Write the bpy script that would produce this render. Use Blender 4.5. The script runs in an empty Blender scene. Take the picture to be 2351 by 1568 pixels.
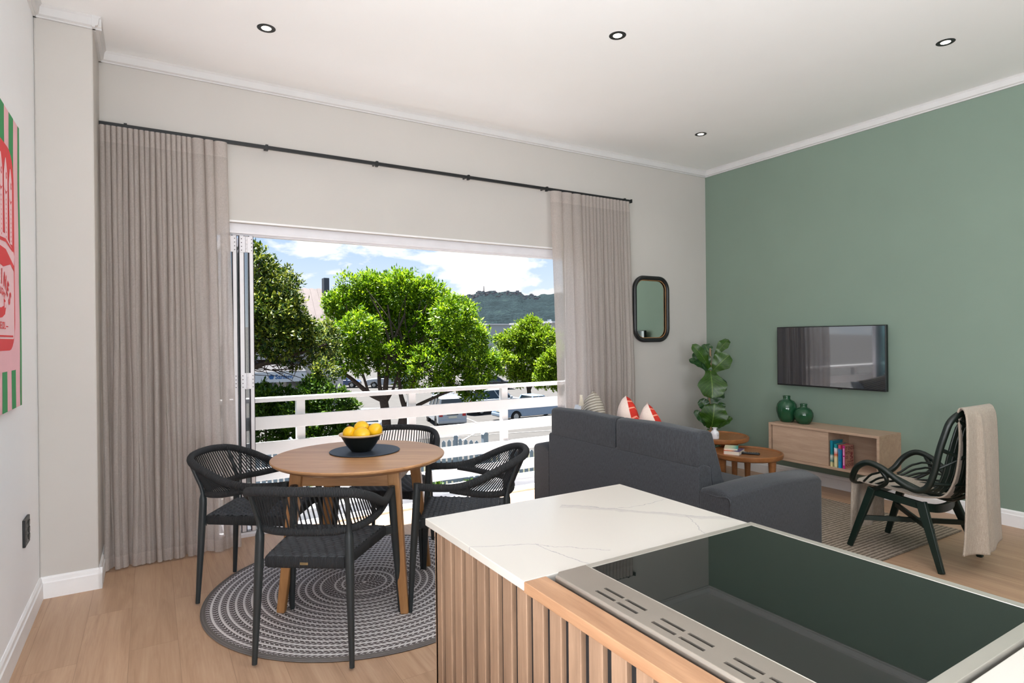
import bpy, math, random
import numpy as np
from mathutils import Vector, Matrix
from math import sin, cos, pi, radians
sc = bpy.context.scene
COL = sc.collection
rnd = random.Random(7)

# ---------------------------------------------------------------- helpers
def lin(h):
    h = h.lstrip('#'); o = []
    for i in (0, 2, 4):
        c = int(h[i:i+2], 16)/255
        o.append(c/12.92 if c <= .04045 else ((c+.055)/1.055)**2.4)
    return (*o, 1)

def tag(o, label=None, cat=None, group=None, kind=None):
    if label: o['label'] = label
    if cat: o['category'] = cat
    if group: o['group'] = group
    if kind: o['kind'] = kind
    return o

def empty(name, loc=(0, 0, 0), rz=0, label=None, cat=None, group=None, kind=None):
    o = bpy.data.objects.new(name, None); COL.objects.link(o)
    o.location = loc; o.rotation_euler = (0, 0, rz); o.empty_display_size = .1
    return tag(o, label, cat, group, kind)

def copy_tree(o, parent=None):
    c = o.copy(); COL.objects.link(c)
    if parent is not None: c.parent = parent
    for ch in list(o.children): copy_tree(ch, c)
    return c

class MB:
    def __init__(s): s.v = []; s.f = []; s.m = []; s.uv = []
    def add(s, vs, fs, mi=0, uvs=None):
        b = len(s.v); s.v += [tuple(p) for p in vs]
        for k, f in enumerate(fs):
            s.f.append([b+i for i in f]); s.m.append(mi)
            s.uv.append(uvs[k] if uvs else [(0, 0)]*len(f))
        return s
    def box(s, x0, y0, z0, x1, y1, z1, mi=0):
        vs = [(x0,y0,z0),(x1,y0,z0),(x1,y1,z0),(x0,y1,z0),(x0,y0,z1),(x1,y0,z1),(x1,y1,z1),(x0,y1,z1)]
        return s.add(vs, [(0,3,2,1),(4,5,6,7),(0,1,5,4),(1,2,6,5),(2,3,7,6),(3,0,4,7)], mi)
    def bar(s, a, b, w, d, w2=None, d2=None, mi=0, side=None):
        a = Vector(a); b = Vector(b); t = (b-a).normalized()
        ref = Vector(side) if side else (Vector((0,0,1)) if abs(t.z) < .8 else Vector((1,0,0)))
        x = (ref - t*ref.dot(t)).normalized(); y = t.cross(x)
        w2 = w2 or w; d2 = d2 or d; vs = []
        for p, ww, dd in ((a, w, d), (b, w2, d2)):
            for sx, sy in ((-1,-1),(1,-1),(1,1),(-1,1)): vs.append(p + x*sx*ww/2 + y*sy*dd/2)
        return s.add(vs, [(0,3,2,1),(4,5,6,7),(0,1,5,4),(1,2,6,5),(2,3,7,6),(3,0,4,7)], mi)
    def tube(s, pts, r, n=8, closed=False, mi=0, flat=1.0, us=1.0):
        P = [Vector(p) for p in pts]; N = len(P)
        R = r if isinstance(r, (list, tuple)) else [r]*N
        T = []
        for i in range(N):
            a = P[(i-1) % N] if (closed or i > 0) else P[i]
            b = P[(i+1) % N] if (closed or i < N-1) else P[i]
            T.append((b-a).normalized())
        ref = Vector((0,0,1)) if abs(T[0].z) < .9 else Vector((1,0,0))
        x = (ref - T[0]*ref.dot(T[0])).normalized()
        vs = []; L = [0]
        for i in range(N):
            x = (x - T[i]*x.dot(T[i])).normalized(); y = T[i].cross(x)
            for k in range(n):
                a = 2*pi*k/n
                vs.append(P[i] + (x*cos(a)*flat + y*sin(a))*R[i])
            if i: L.append(L[-1] + (P[i]-P[i-1]).length)
        fs = []; uv = []
        for i in range(N if closed else N-1):
            j = (i+1) % N
            for k in range(n):
                k2 = (k+1) % n
                fs.append((i*n+k, i*n+k2, j*n+k2, j*n+k))
                u0 = L[i]*us; u1 = (L[j] if j else L[i]+.02)*us
                uv.append([(u0, k/n), (u0, (k+1)/n), (u1, (k+1)/n), (u1, k/n)])
        if not closed:
            fs.append(tuple(range(n))[::-1]); uv.append([(0, 0)]*n)
            fs.append(tuple((N-1)*n+k for k in range(n))); uv.append([(0, 0)]*n)
        return s.add(vs, fs, mi, uv)
    def lathe(s, prof, n=32, c=(0, 0, 0), mi=0, caps=True):
        vs = []; fs = []
        for (r, z) in prof:
            for k in range(n):
                a = 2*pi*k/n; vs.append((c[0]+r*cos(a), c[1]+r*sin(a), c[2]+z))
        for i in range(len(prof)-1):
            for k in range(n):
                k2 = (k+1) % n
                fs.append((i*n+k, i*n+k2, (i+1)*n+k2, (i+1)*n+k))
        if caps:
            if prof[0][0] > 1e-5: fs.append(tuple(range(n))[::-1])
            if prof[-1][0] > 1e-5: fs.append(tuple((len(prof)-1)*n+k for k in range(n)))
        return s.add(vs, fs, mi)
    def prism(s, poly, o, ux, uy, d, mi=0):
        o = Vector(o); ux = Vector(ux); uy = Vector(uy); d = Vector(d); n = len(poly)
        vs = [o+ux*p[0]+uy*p[1] for p in poly]; vs += [v+d for v in vs]
        fs = [tuple(range(n))[::-1], tuple(range(n, 2*n))]
        fs += [(i, (i+1) % n, n+(i+1) % n, n+i) for i in range(n)]
        return s.add(vs, fs, mi)
    def flat(s, poly, o, ux, uy, mi=0):
        o = Vector(o); ux = Vector(ux); uy = Vector(uy)
        return s.add([o+ux*p[0]+uy*p[1] for p in poly], [tuple(range(len(poly)))], mi)
    def grid(s, fn, nu, nv, mi=0, closeu=False):
        vs = [fn(i/nu, j/nv) for j in range(nv+1) for i in range(nu+1)]
        fs = []; uv = []
        for j in range(nv):
            for i in range(nu):
                a = j*(nu+1)+i
                fs.append((a, a+1, a+nu+2, a+nu+1))
                uv.append([(i/nu, j/nv), ((i+1)/nu, j/nv), ((i+1)/nu, (j+1)/nv), (i/nu, (j+1)/nv)])
        return s.add(vs, fs, mi, uv)
    def text(s, string, size, o, ux, uy, mi=0, align='CENTER', sx=1.0, bold=0.0, rot=0):
        cu = bpy.data.curves.new('tmp', 'FONT'); cu.body = string; cu.size = size
        cu.align_x = align; cu.align_y = 'CENTER'; cu.offset = bold; cu.resolution_u = 3
        ob = bpy.data.objects.new('tmp', cu); me = ob.to_mesh()
        o = Vector(o); ux = Vector(ux); uy = Vector(uy)
        vs = []
        for v in me.vertices:
            x, y = v.co.x*sx, v.co.y
            x, y = x*cos(rot)-y*sin(rot), x*sin(rot)+y*cos(rot)
            vs.append(o + ux*x + uy*y)
        fs = [tuple(p.vertices) for p in me.polygons]
        ob.to_mesh_clear(); bpy.data.objects.remove(ob); bpy.data.curves.remove(cu)
        return s.add(vs, fs, mi)
    def build(s, name, mats, parent=None, smooth=35, bevel=0, seg=2, loc=None, weld=False):
        me = bpy.data.meshes.new(name)
        me.from_pydata(s.v, [], s.f)
        if not isinstance(mats, (list, tuple)): mats = [mats]
        for m in mats: me.materials.append(m)
        me.polygons.foreach_set('material_index', s.m)
        uvl = me.uv_layers.new(name='uv')
        flatuv = [c for f in s.uv for p in f for c in p]
        uvl.data.foreach_set('uv', flatuv)
        me.validate(); me.update()
        if smooth:
            me.polygons.foreach_set('use_smooth', [True]*len(me.polygons))
            me.set_sharp_from_angle(angle=radians(smooth))
        o = bpy.data.objects.new(name, me); COL.objects.link(o)
        if parent is not None: o.parent = parent
        if loc: o.location = loc
        if bevel:
            b = o.modifiers.new('bevel', 'BEVEL'); b.width = bevel; b.segments = seg
            b.limit_method = 'ANGLE'; b.angle_limit = radians(40); b.harden_normals = False
        return o

def catmull(pts, n=6, closed=False):
    P = [Vector(p) for p in pts]; out = []; N = len(P)
    for i in range(N if closed else N-1):
        if closed: p0, p1, p2, p3 = P[i-1], P[i], P[(i+1) % N], P[(i+2) % N]
        else: p0, p1, p2, p3 = P[max(i-1, 0)], P[i], P[i+1], P[min(i+2, N-1)]
        for k in range(n):
            t = k/n
            out.append(.5*((2*p1)+(p2-p0)*t+(2*p0-5*p1+4*p2-p3)*t*t+(3*p1-p0-3*p2+p3)*t**3))
    if not closed: out.append(P[-1])
    return out

# ---------------------------------------------------------------- materials
def newmat(name):
    m = bpy.data.materials.new(name); m.use_nodes = True
    nt = m.node_tree; b = nt.nodes['Principled BSDF']
    return m, nt, b
def N(nt, t, **k):
    n = nt.nodes.new(t)
    for a, v in k.items(): setattr(n, a, v)
    return n
def mathn(nt, op, a, b=None, c=None):
    n = N(nt, 'ShaderNodeMath', operation=op)
    for i, v in enumerate((a, b, c)):
        if v is None: continue
        if isinstance(v, (int, float)): n.inputs[i].default_value = v
        else: nt.links.new(v, n.inputs[i])
    return n.outputs[0]
def mixc(nt, fac, a, b):
    n = N(nt, 'ShaderNodeMix', data_type='RGBA')
    if isinstance(fac, (int, float)): n.inputs[0].default_value = fac
    else: nt.links.new(fac, n.inputs[0])
    for i, v in ((6, a), (7, b)):
        if isinstance(v, tuple): n.inputs[i].default_value = v
        else: nt.links.new(v, n.inputs[i])
    return n.outputs[2]
def ramp(nt, fac, stops, interp='LINEAR'):
    n = N(nt, 'ShaderNodeValToRGB'); e = n.color_ramp.elements; n.color_ramp.interpolation = interp
    while len(e) < len(stops): e.new(.5)
    for q, (p, c) in zip(e, stops): q.position = p; q.color = c
    nt.links.new(fac, n.inputs[0]); return n.outputs[0]
def coords(nt, scale=(1, 1, 1), rot=(0, 0, 0), src='Object'):
    tc = N(nt, 'ShaderNodeTexCoord'); mp = N(nt, 'ShaderNodeMapping')
    mp.inputs['Scale'].default_value = scale; mp.inputs['Rotation'].default_value = rot
    nt.links.new(tc.outputs[src], mp.inputs[0]); return mp.outputs[0]
def noise(nt, vec, scale, detail=3, rough=.5, dist=0):
    n = N(nt, 'ShaderNodeTexNoise'); n.inputs['Scale'].default_value = scale
    n.inputs['Detail'].default_value = detail; n.inputs['Roughness'].default_value = rough
    n.inputs['Distortion'].default_value = dist
    if vec is not None: nt.links.new(vec, n.inputs['Vector'])
    return n.outputs['Fac']
def bump(nt, b, h, strength=.3, dist=.002):
    n = N(nt, 'ShaderNodeBump'); n.inputs['Strength'].default_value = strength
    n.inputs['Distance'].default_value = dist
    nt.links.new(h, n.inputs['Height']); nt.links.new(n.outputs[0], b.inputs['Normal'])
def plain(name, hexc, rough=.5, metal=0, spec=.5, nz=0, nzs=8, bmp=0, bs=200):
    m, nt, b = newmat(name); c = lin(hexc)
    b.inputs['Base Color'].default_value = c
    b.inputs['Roughness'].default_value = rough; b.inputs['Metallic'].default_value = metal
    b.inputs['Specular IOR Level'].default_value = spec
    vec = coords(nt)
    f = noise(nt, vec, nzs, 4)
    k = nz if nz else .03
    lo = tuple(x*(1-k) for x in c[:3])+(1,); hi = tuple(min(1, x*(1+k)) for x in c[:3])+(1,)
    nt.links.new(ramp(nt, f, [(.3, lo), (.7, hi)]), b.inputs['Base Color'])
    if bmp: bump(nt, b, noise(nt, vec, bs, 3), bmp, .001)
    return m
def wood(name, c1, c2, axis='x', rough=.45, sc_=1.0, spec=.4, strip=0):
    m, nt, b = newmat(name)
    s = {'x': (1.2, 14, 14), 'y': (14, 1.2, 14), 'z': (14, 14, 1.2)}[axis]
    s = tuple(v*sc_ for v in s)
    v = coords(nt, s)
    f1 = noise(nt, v, 1.6, 6, .62, .6)
    v2 = coords(nt, tuple(q*5 for q in s)); f2 = noise(nt, v2, 2.2, 4, .6)
    f = mathn(nt, 'ADD', mathn(nt, 'MULTIPLY', f1, .7), mathn(nt, 'MULTIPLY', f2, .3))
    col = ramp(nt, f, [(.3, lin(c1)), (.5, tuple((a+b_)/2 for a, b_ in zip(lin(c1), lin(c2)))), (.68, lin(c2))])
    if strip:
        tc = N(nt, 'ShaderNodeTexCoord'); sp = N(nt, 'ShaderNodeSeparateXYZ'); nt.links.new(tc.outputs['Object'], sp.inputs[0])
        idx = mathn(nt, 'FLOOR', mathn(nt, 'DIVIDE', sp.outputs['Y'], strip))
        wn = N(nt, 'ShaderNodeTexWhiteNoise', noise_dimensions='1D'); nt.links.new(idx, wn.inputs['W'])
        col = mixc(nt, mathn(nt, 'MULTIPLY', wn.outputs['Value'], .45), col, lin(c1))
    nt.links.new(col, b.inputs['Base Color'])
    b.inputs['Roughness'].default_value = rough; b.inputs['Specular IOR Level'].default_value = spec
    bump(nt, b, f2, .12, .001)
    return m
def fabric(name, c1, c2, scale=900, rough=.95, weave=True, bs=.5):
    m, nt, b = newmat(name); v = coords(nt)
    f = noise(nt, v, scale*.35, 3, .7)
    v3 = coords(nt, (1, 1, .12)); f3 = noise(nt, v3, scale*.5, 2, .6)
    ff = mathn(nt, 'ADD', mathn(nt, 'MULTIPLY', f, .5), mathn(nt, 'MULTIPLY', f3, .5))
    nt.links.new(ramp(nt, ff, [(.36, lin(c1)), (.64, lin(c2))]), b.inputs['Base Color'])
    b.inputs['Roughness'].default_value = rough; b.inputs['Specular IOR Level'].default_value = .15
    b.inputs['Sheen Weight'].default_value = .15
    bump(nt, b, ff, bs, .001)
    return m
def emit(name, hexc, s):
    m, nt, b = newmat(name)
    b.inputs['Base Color'].default_value = (0, 0, 0, 1)
    b.inputs['Emission Color'].default_value = lin(hexc); b.inputs['Emission Strength'].default_value = s
    return m

M = {}
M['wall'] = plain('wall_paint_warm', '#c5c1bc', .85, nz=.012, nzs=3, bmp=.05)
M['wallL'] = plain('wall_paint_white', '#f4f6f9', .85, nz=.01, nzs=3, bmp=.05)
M['ceil'] = plain('ceiling_paint', '#f7f8f9', .9, nz=.01, nzs=2)
M['green'] = plain('sage_green_paint', '#7b8d80', .8, nz=.015, nzs=3, bmp=.05)
M['trim'] = plain('white_trim', '#eeeeef', .45)
M['cornice'] = plain('cornice_paint', '#d4d3d3', .8)
M['white'] = plain('white_paint_outdoor', '#d6d6d8', .5, nz=.02)
M['alu'] = plain('white_aluminium', '#e4e2e6', .35)
M['gasket'] = plain('dark_rubber_seal', '#241a26', .6)
M['blackm'] = plain('black_metal', '#1c1e20', .4, spec=.4)
M['chairm'] = plain('charcoal_coated_metal', '#262b2d', .42, spec=.4)
M['brass'] = plain('aged_brass', '#a08c66', .35, metal=.8)
M['oak'] = wood('oak_slat', '#755c49', '#9a7c64', 'z', .5)
M['oaktrim'] = wood('oak_trim', '#866146', '#aa8363', 'y', .38)
M['consolex'] = wood('pale_oak_console', '#a98d78', '#c4a890', 'y', .5)
M['teak'] = wood('acacia_table', '#9a6f4a', '#c79a6f', 'x', .38, .8, strip=.095)
M['teakz'] = wood('acacia_leg', '#8a5f38', '#ad7f50', 'z', .4)
M['walnut'] = wood('warm_mango_wood', '#7c4c2a', '#a06a3e', 'x', .35, .8)
M['sofa'] = fabric('charcoal_sofa_weave', '#2c2e31', '#484b50', 700)
M['curtain'] = None
M['throw'] = fabric('linen_throw', '#95887b', '#b3a698', 500)
M['black_rattan'] = plain('black_green_rattan', '#0c1712', .38, spec=.45, nz=.2, nzs=30)
M['frame_green'] = plain('dark_green_wood', '#10201a', .4, spec=.4)
M['chrome'] = plain('brushed_steel', '#b3aa9f', .28, metal=.82)
M['steel2'] = plain('satin_steel', '#c9c5bc', .4, metal=.9)
M['vase'] = plain('green_glaze', '#1d4a30', .12, spec=.6)
M['plastic'] = plain('black_plastic', '#0e1012', .35)
M['near_black'] = plain('dark_void', '#07080a', .6)
M['leafdark'] = None

def m_rope(name, c1, c2, freq):
    m, nt, b = newmat(name)
    tc = N(nt, 'ShaderNodeTexCoord'); sp = N(nt, 'ShaderNodeSeparateXYZ'); nt.links.new(tc.outputs['UV'], sp.inputs[0])
    w = mathn(nt, 'SINE', mathn(nt, 'MULTIPLY', sp.outputs['X'], freq))
    w = mathn(nt, 'ABSOLUTE', w)
    nt.links.new(ramp(nt, w, [(.0, lin(c1)), (.5, lin(c2))]), b.inputs['Base Color'])
    b.inputs['Roughness'].default_value = .75; b.inputs['Specular IOR Level'].default_value = .25
    bump(nt, b, w, .9, .003)
    return m
M['wrap'] = m_rope('charcoal_rope_wrap', '#141517', '#303133', 480)
M['cord'] = plain('charcoal_cord', '#28292b', .8, spec=.2, nz=.15, nzs=300)

def m_seat():
    m, nt, b = newmat('woven_rope_seat')
    v = coords(nt)
    f = noise(nt, v, 400, 3)
    nt.links.new(ramp(nt, f, [(.3, lin('#222427')), (.7, lin('#43464b'))]), b.inputs['Base Color'])
    b.inputs['Roughness'].default_value = .7
    bump(nt, b, f, .4, .001)
    return m
M['seat'] = m_seat()

def m_curtain():
    m = bpy.data.materials.new('sheer_linen_curtain'); m.use_nodes = True; nt = m.node_tree
    nt.nodes.clear(); out = N(nt, 'ShaderNodeOutputMaterial')
    v = coords(nt, (1, 1, .25)); f = noise(nt, v, 260, 3, .65)
    v2 = coords(nt, (.3, .3, 1)); f2 = noise(nt, v2, 300, 3, .6)
    ff = mathn(nt, 'MULTIPLY', mathn(nt, 'ADD', f, f2), .5)
    col = ramp(nt, ff, [(.3, lin('#bdb4ae')), (.7, lin('#d9d1cc'))])
    d = N(nt, 'ShaderNodeBsdfDiffuse'); t = N(nt, 'ShaderNodeBsdfTranslucent'); tr = N(nt, 'ShaderNodeBsdfTransparent')
    nt.links.new(col, d.inputs[0]); nt.links.new(col, t.inputs[0])
    a = N(nt, 'ShaderNodeMixShader'); a.inputs[0].default_value = .48
    nt.links.new(d.outputs[0], a.inputs[1]); nt.links.new(t.outputs[0], a.inputs[2])
    c = N(nt, 'ShaderNodeMixShader')
    tc = N(nt, 'ShaderNodeTexCoord'); sp = N(nt, 'ShaderNodeSeparateXYZ'); nt.links.new(tc.outputs['UV'], sp.inputs[0])
    hdr = mathn(nt, 'MAXIMUM', mathn(nt, 'GREATER_THAN', sp.outputs['Y'], .962), mathn(nt, 'LESS_THAN', sp.outputs['Y'], .028))
    k = mathn(nt, 'SUBTRACT', .20, mathn(nt, 'MULTIPLY', hdr, .12))
    nt.links.new(k, c.inputs[0])
    nt.links.new(a.outputs[0], c.inputs[1]); nt.links.new(tr.outputs[0], c.inputs[2])
    nt.links.new(c.outputs[0], out.inputs[0])
    return m
M['curtain'] = m_curtain()

def m_floor():
    m, nt, b = newmat('oak_plank_floor')
    v = coords(nt, (1, 1, 1), (0, 0, radians(90)))
    # planks run along Y: rows .2 wide
    mp = v.node; mp.inputs['Location'].default_value = (.43, -.05+.35, 0)
    br = N(nt, 'ShaderNodeTexBrick'); br.offset = .37; br.squash = 1
    nt.links.new(v, br.inputs['Vector'])
    br.inputs['Scale'].default_value = 1; br.inputs['Brick Width'].default_value = 1.45
    br.inputs['Row Height'].default_value = .2; br.inputs['Mortar Size'].default_value = .0012
    br.inputs['Mortar Smooth'].default_value = .3
    br.inputs['Color1'].default_value = (0, 0, 0, 1); br.inputs['Color2'].default_value = (1, 1, 1, 1); br.inputs['Mortar'].default_value = (.5, .5, .5, 1)
    v2 = coords(nt, (11, .9, 1)); 
    addv = N(nt, 'ShaderNodeVectorMath', operation='ADD'); nt.links.new(v2, addv.inputs[0])
    sc2 = N(nt, 'ShaderNodeVectorMath', operation='SCALE'); nt.links.new(br.outputs['Color'], sc2.inputs[0]); sc2.inputs[3].default_value = 7
    nt.links.new(sc2.outputs[0], addv.inputs[1])
    f1 = noise(nt, addv.outputs[0], 1.1, 6, .6, 1.2)
    v3 = coords(nt, (90, 3, 1)); f2 = noise(nt, v3, 1.4, 3, .6)
    f = mathn(nt, 'ADD', mathn(nt, 'MULTIPLY', f1, .72), mathn(nt, 'MULTIPLY', f2, .28))
    col = ramp(nt, f, [(.28, lin('#9c7c62')), (.5, lin('#b8967a')), (.72, lin('#caaa8d'))])
    sepb = N(nt, 'ShaderNodeSeparateColor'); nt.links.new(br.outputs['Color'], sepb.inputs[0])
    col = mixc(nt, mathn(nt, 'MULTIPLY', sepb.outputs[0], .35), col, lin('#a5866b'))
    col = mixc(nt, mathn(nt, 'MULTIPLY', br.outputs['Fac'], .45), col, lin('#6e543e'))
    nt.links.new(col, b.inputs['Base Color'])
    b.inputs['Roughness'].default_value = .42; b.inputs['Specular IOR Level'].default_value = .45
    bump(nt, b, mathn(nt, 'SUBTRACT', f2, br.outputs['Fac']), .12, .001)
    return m
M['floor'] = m_floor()

def m_rug():
    m, nt, b = newmat('braided_round_rug')
    tc = N(nt, 'ShaderNodeTexCoord'); sp = N(nt, 'ShaderNodeSeparateXYZ'); nt.links.new(tc.outputs['Object'], sp.inputs[0])
    x, y = sp.outputs['X'], sp.outputs['Y']
    nz = noise(nt, tc.outputs['Object'], 9, 2)
    r = mathn(nt, 'SQRT', mathn(nt, 'ADD', mathn(nt, 'MULTIPLY', x, x), mathn(nt, 'MULTIPLY', y, y)))
    r = mathn(nt, 'ADD', r, mathn(nt, 'MULTIPLY', nz, .003))
    th = mathn(nt, 'ARCTAN2', y, x)
    q = mathn(nt, 'DIVIDE', r, .0135)
    idx = mathn(nt, 'FLOOR', q); fr = mathn(nt, 'FRACT', q)
    wn = N(nt, 'ShaderNodeTexWhiteNoise', noise_dimensions='1D'); nt.links.new(idx, wn.inputs['W'])
    even = mathn(nt, 'MODULO', idx, 3)
    iswhite = mathn(nt, 'MULTIPLY', mathn(nt, 'LESS_THAN', even, .5), mathn(nt, 'LESS_THAN', wn.outputs['Value'], .78))
    dirn = mathn(nt, 'SUBTRACT', mathn(nt, 'MULTIPLY', mathn(nt, 'MODULO', idx, 2), 2), 1)
    arc = mathn(nt, 'MULTIPLY', th, mathn(nt, 'MULTIPLY', idx, 3.0))
    ph = mathn(nt, 'ADD', mathn(nt, 'MULTIPLY', arc, 1.0), mathn(nt, 'MULTIPLY', mathn(nt, 'MULTIPLY', fr, dirn), 3.0))
    tw = mathn(nt, 'SINE', ph)
    twc = ramp(nt, tw, [(.35, lin('#67605f')), (.8, lin('#c9c5c6'))])
    col = mixc(nt, iswhite, twc, lin('#d6d2d1'))
    edge = mathn(nt, 'GREATER_THAN', r, .842)
    col = mixc(nt, edge, col, lin('#6f6a67'))
    groove = mathn(nt, 'ABSOLUTE', mathn(nt, 'SUBTRACT', fr, .5))
    g2 = mathn(nt, 'GREATER_THAN', groove, .42)
    col = mixc(nt, mathn(nt, 'MULTIPLY', g2, .45), col, lin('#4c4746'))
    nt.links.new(col, b.inputs['Base Color'])
    b.inputs['Roughness'].default_value = .95; b.inputs['Specular IOR Level'].default_value = .1
    h = mathn(nt, 'SUBTRACT', mathn(nt, 'MULTIPLY', tw, .15), mathn(nt, 'MULTIPLY', mathn(nt, 'MULTIPLY', groove, groove), 4))
    bump(nt, b, h, .6, .004)
    return m
M['rug'] = m_rug()
def m_rug2():
    m, nt, b = newmat('ribbed_taupe_rug')
    tc = N(nt, 'ShaderNodeTexCoord'); sp = N(nt, 'ShaderNodeSeparateXYZ'); nt.links.new(tc.outputs['Object'], sp.inputs[0])
    nz = noise(nt, tc.outputs['Object'], 60, 3)
    a = mathn(nt, 'SINE', mathn(nt, 'MULTIPLY', sp.outputs['Y'], 2*pi/.030))
    c = mathn(nt, 'SINE', mathn(nt, 'MULTIPLY', sp.outputs['X'], 2*pi/.034))
    s = mathn(nt, 'ADD', mathn(nt, 'MULTIPLY', a, .32), mathn(nt, 'ADD', mathn(nt, 'MULTIPLY', c, .1), nz))
    nt.links.new(ramp(nt, s, [(.2, lin('#6f6459')), (.8, lin('#ab9d8e'))]), b.inputs['Base Color'])
    b.inputs['Roughness'].default_value = .95; b.inputs['Specular IOR Level'].default_value = .1
    bump(nt, b, s, .7, .004)
    return m
M['rug2'] = m_rug2()

def m_quartz():
    m, nt, b = newmat('white_quartz_worktop')
    b.inputs['Base Color'].default_value = lin('#bab5ad')
    tc = N(nt, 'ShaderNodeTexCoord'); sp = N(nt, 'ShaderNodeSeparateXYZ'); nt.links.new(tc.outputs['Object'], sp.inputs[0])
    x, y = sp.outputs['X'], sp.outputs['Y']
    n1 = noise(nt, tc.outputs['Object'], 7, 5, .6); n2 = noise(nt, tc.outputs['Object'], 40, 4, .7)
    # broad vein: from (1.25,1.62) to (1.42,1.13) in world XY, object at world origin
    def line(x0, y0, x1, y1, amp, w, soft, wob=.5):
        dx, dy = x1-x0, y1-y0; L = math.hypot(dx, dy); nx, ny = -dy/L, dx/L
        d = mathn(nt, 'ADD', mathn(nt, 'MULTIPLY', mathn(nt, 'SUBTRACT', x, x0), nx), mathn(nt, 'MULTIPLY', mathn(nt, 'SUBTRACT', y, y0), ny))
        d = mathn(nt, 'ADD', d, mathn(nt, 'MULTIPLY', mathn(nt, 'SUBTRACT', n1, wob), amp))
        d = mathn(nt, 'ABSOLUTE', d)
        t = mathn(nt, 'ADD', mathn(nt, 'MULTIPLY', mathn(nt, 'SUBTRACT', x, x0), dx/L/L), mathn(nt, 'MULTIPLY', mathn(nt, 'SUBTRACT', y, y0), dy/L/L))
        inside = mathn(nt, 'MULTIPLY', mathn(nt, 'GREATER_THAN', t, 0), mathn(nt, 'LESS_THAN', t, 1))
        mr = N(nt, 'ShaderNodeMapRange'); nt.links.new(d, mr.inputs[0])
        mr.inputs[1].default_value = w; mr.inputs[2].default_value = w+soft; mr.inputs[3].default_value = 1; mr.inputs[4].default_value = 0
        return mathn(nt, 'MULTIPLY', mr.outputs[0], inside)
    big = line(1.10, 1.53, 1.45, 1.14, .10, .008, .012)
    big2 = line(1.10, 1.53, 1.45, 1.14, .10, .0005, .0015, .62)
    th = [line(.69, 1.36, .85, 1.28, .05, .0006, .001), line(.85, 1.28, .97, 1.14, .09, .0006, .001),
          line(.845, 1.285, .87, 1.08, .07, .0006, .001), line(1.24, 1.42, 1.45, 1.40, .08, .0004, .001),
          line(1.36, 1.24, 1.26, 1.1, .1, .0004, .001)]
    col = mixc(nt, mathn(nt, 'MULTIPLY', big, mathn(nt, 'MULTIPLY', n2, .75)), lin('#bab5ad'), lin('#9a9896'))
    s = big2
    for q in th: s = mathn(nt, 'MAXIMUM', s, q)
    col = mixc(nt, mathn(nt, 'MULTIPLY', s, .8), col, lin('#86878c'))
    nt.links.new(col, b.inputs['Base Color'])
    b.inputs['Roughness'].default_value = .16; b.inputs['Specular IOR Level'].default_value = .5
    return m
M['quartz'] = m_quartz()

def m_glassblack():
    m, nt, b = newmat('black_hob_glass')
    b.inputs['Base Color'].default_value = (.004, .006, .005, 1)
    b.inputs['Roughness'].default_value = .012; b.inputs['Specular IOR Level'].default_value = .55
    v = coords(nt, (1, 1, 1)); f = noise(nt, v, 6, 6, .8)
    wv = N(nt, 'ShaderNodeTexVoronoi', feature='DISTANCE_TO_EDGE'); wv.inputs['Scale'].default_value = 3
    nt.links.new(v, wv.inputs['Vector'])
    return m
M['hob'] = m_glassblack()
def m_screen():
    m, nt, b = newmat('tv_screen_glass')
    b.inputs['Base Color'].default_value = (.006, .010, .020, 1)
    b.inputs['Roughness'].default_value = .035; b.inputs['Specular IOR Level'].default_value = 1.0; b.inputs['IOR'].default_value = 2.0
    return m
M['screen'] = m_screen()
def m_mirror():
    m, nt, b = newmat('mirror_silver')
    b.inputs['Base Color'].default_value = (.86, .92, .88, 1); b.inputs['Metallic'].default_value = 1; b.inputs['Roughness'].default_value = .01
    return m
M['mirror'] = m_mirror()
def m_thinglass():
    m = bpy.data.materials.new('door_pane_glass'); m.use_nodes = True; nt = m.node_tree; nt.nodes.clear()
    out = N(nt, 'ShaderNodeOutputMaterial'); g = N(nt, 'ShaderNodeBsdfGlossy'); g.inputs['Roughness'].default_value = .01
    t = N(nt, 'ShaderNodeBsdfTransparent'); t.inputs[0].default_value = (.86, .93, .93, 1)
    fr = N(nt, 'ShaderNodeFresnel'); fr.inputs[0].default_value = 1.5
    mx = N(nt, 'ShaderNodeMixShader'); nt.links.new(fr.outputs[0], mx.inputs[0]); nt.links.new(t.outputs[0], mx.inputs[1]); nt.links.new(g.outputs[0], mx.inputs[2])
    nt.links.new(mx.outputs[0], out.inputs[0]); return m
M['pane'] = m_thinglass()

def m_leaf(name, cols, trans=.25, rough=.5):
    m = bpy.data.materials.new(name); m.use_nodes = True; nt = m.node_tree; nt.nodes.clear()
    out = N(nt, 'ShaderNodeOutputMaterial'); g = N(nt, 'ShaderNodeNewGeometry')
    col = ramp(nt, g.outputs['Random Per Island'], [(i/(len(cols)-1), lin(c)) for i, c in enumerate(cols)])
    d = N(nt, 'ShaderNodeBsdfPrincipled'); nt.links.new(col, d.inputs['Base Color']); d.inputs['Roughness'].default_value = rough
    d.inputs['Specular IOR Level'].default_value = .3
    t = N(nt, 'ShaderNodeBsdfTranslucent'); nt.links.new(col, t.inputs[0])
    mx = N(nt, 'ShaderNodeMixShader'); mx.inputs[0].default_value = trans
    nt.links.new(d.outputs[0], mx.inputs[1]); nt.links.new(t.outputs[0], mx.inputs[2]); nt.links.new(mx.outputs[0], out.inputs[0])
    return m
M['leafC'] = m_leaf('bright_green_leaves', ['#2a4a0a', '#446a0c', '#6c8e12', '#a2bc22', '#4a720c'], .4)
M['leafL'] = m_leaf('olive_dark_leaves', ['#182e0c', '#24400e', '#465c14', '#949a34', '#1c360c'], .22)
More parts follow.
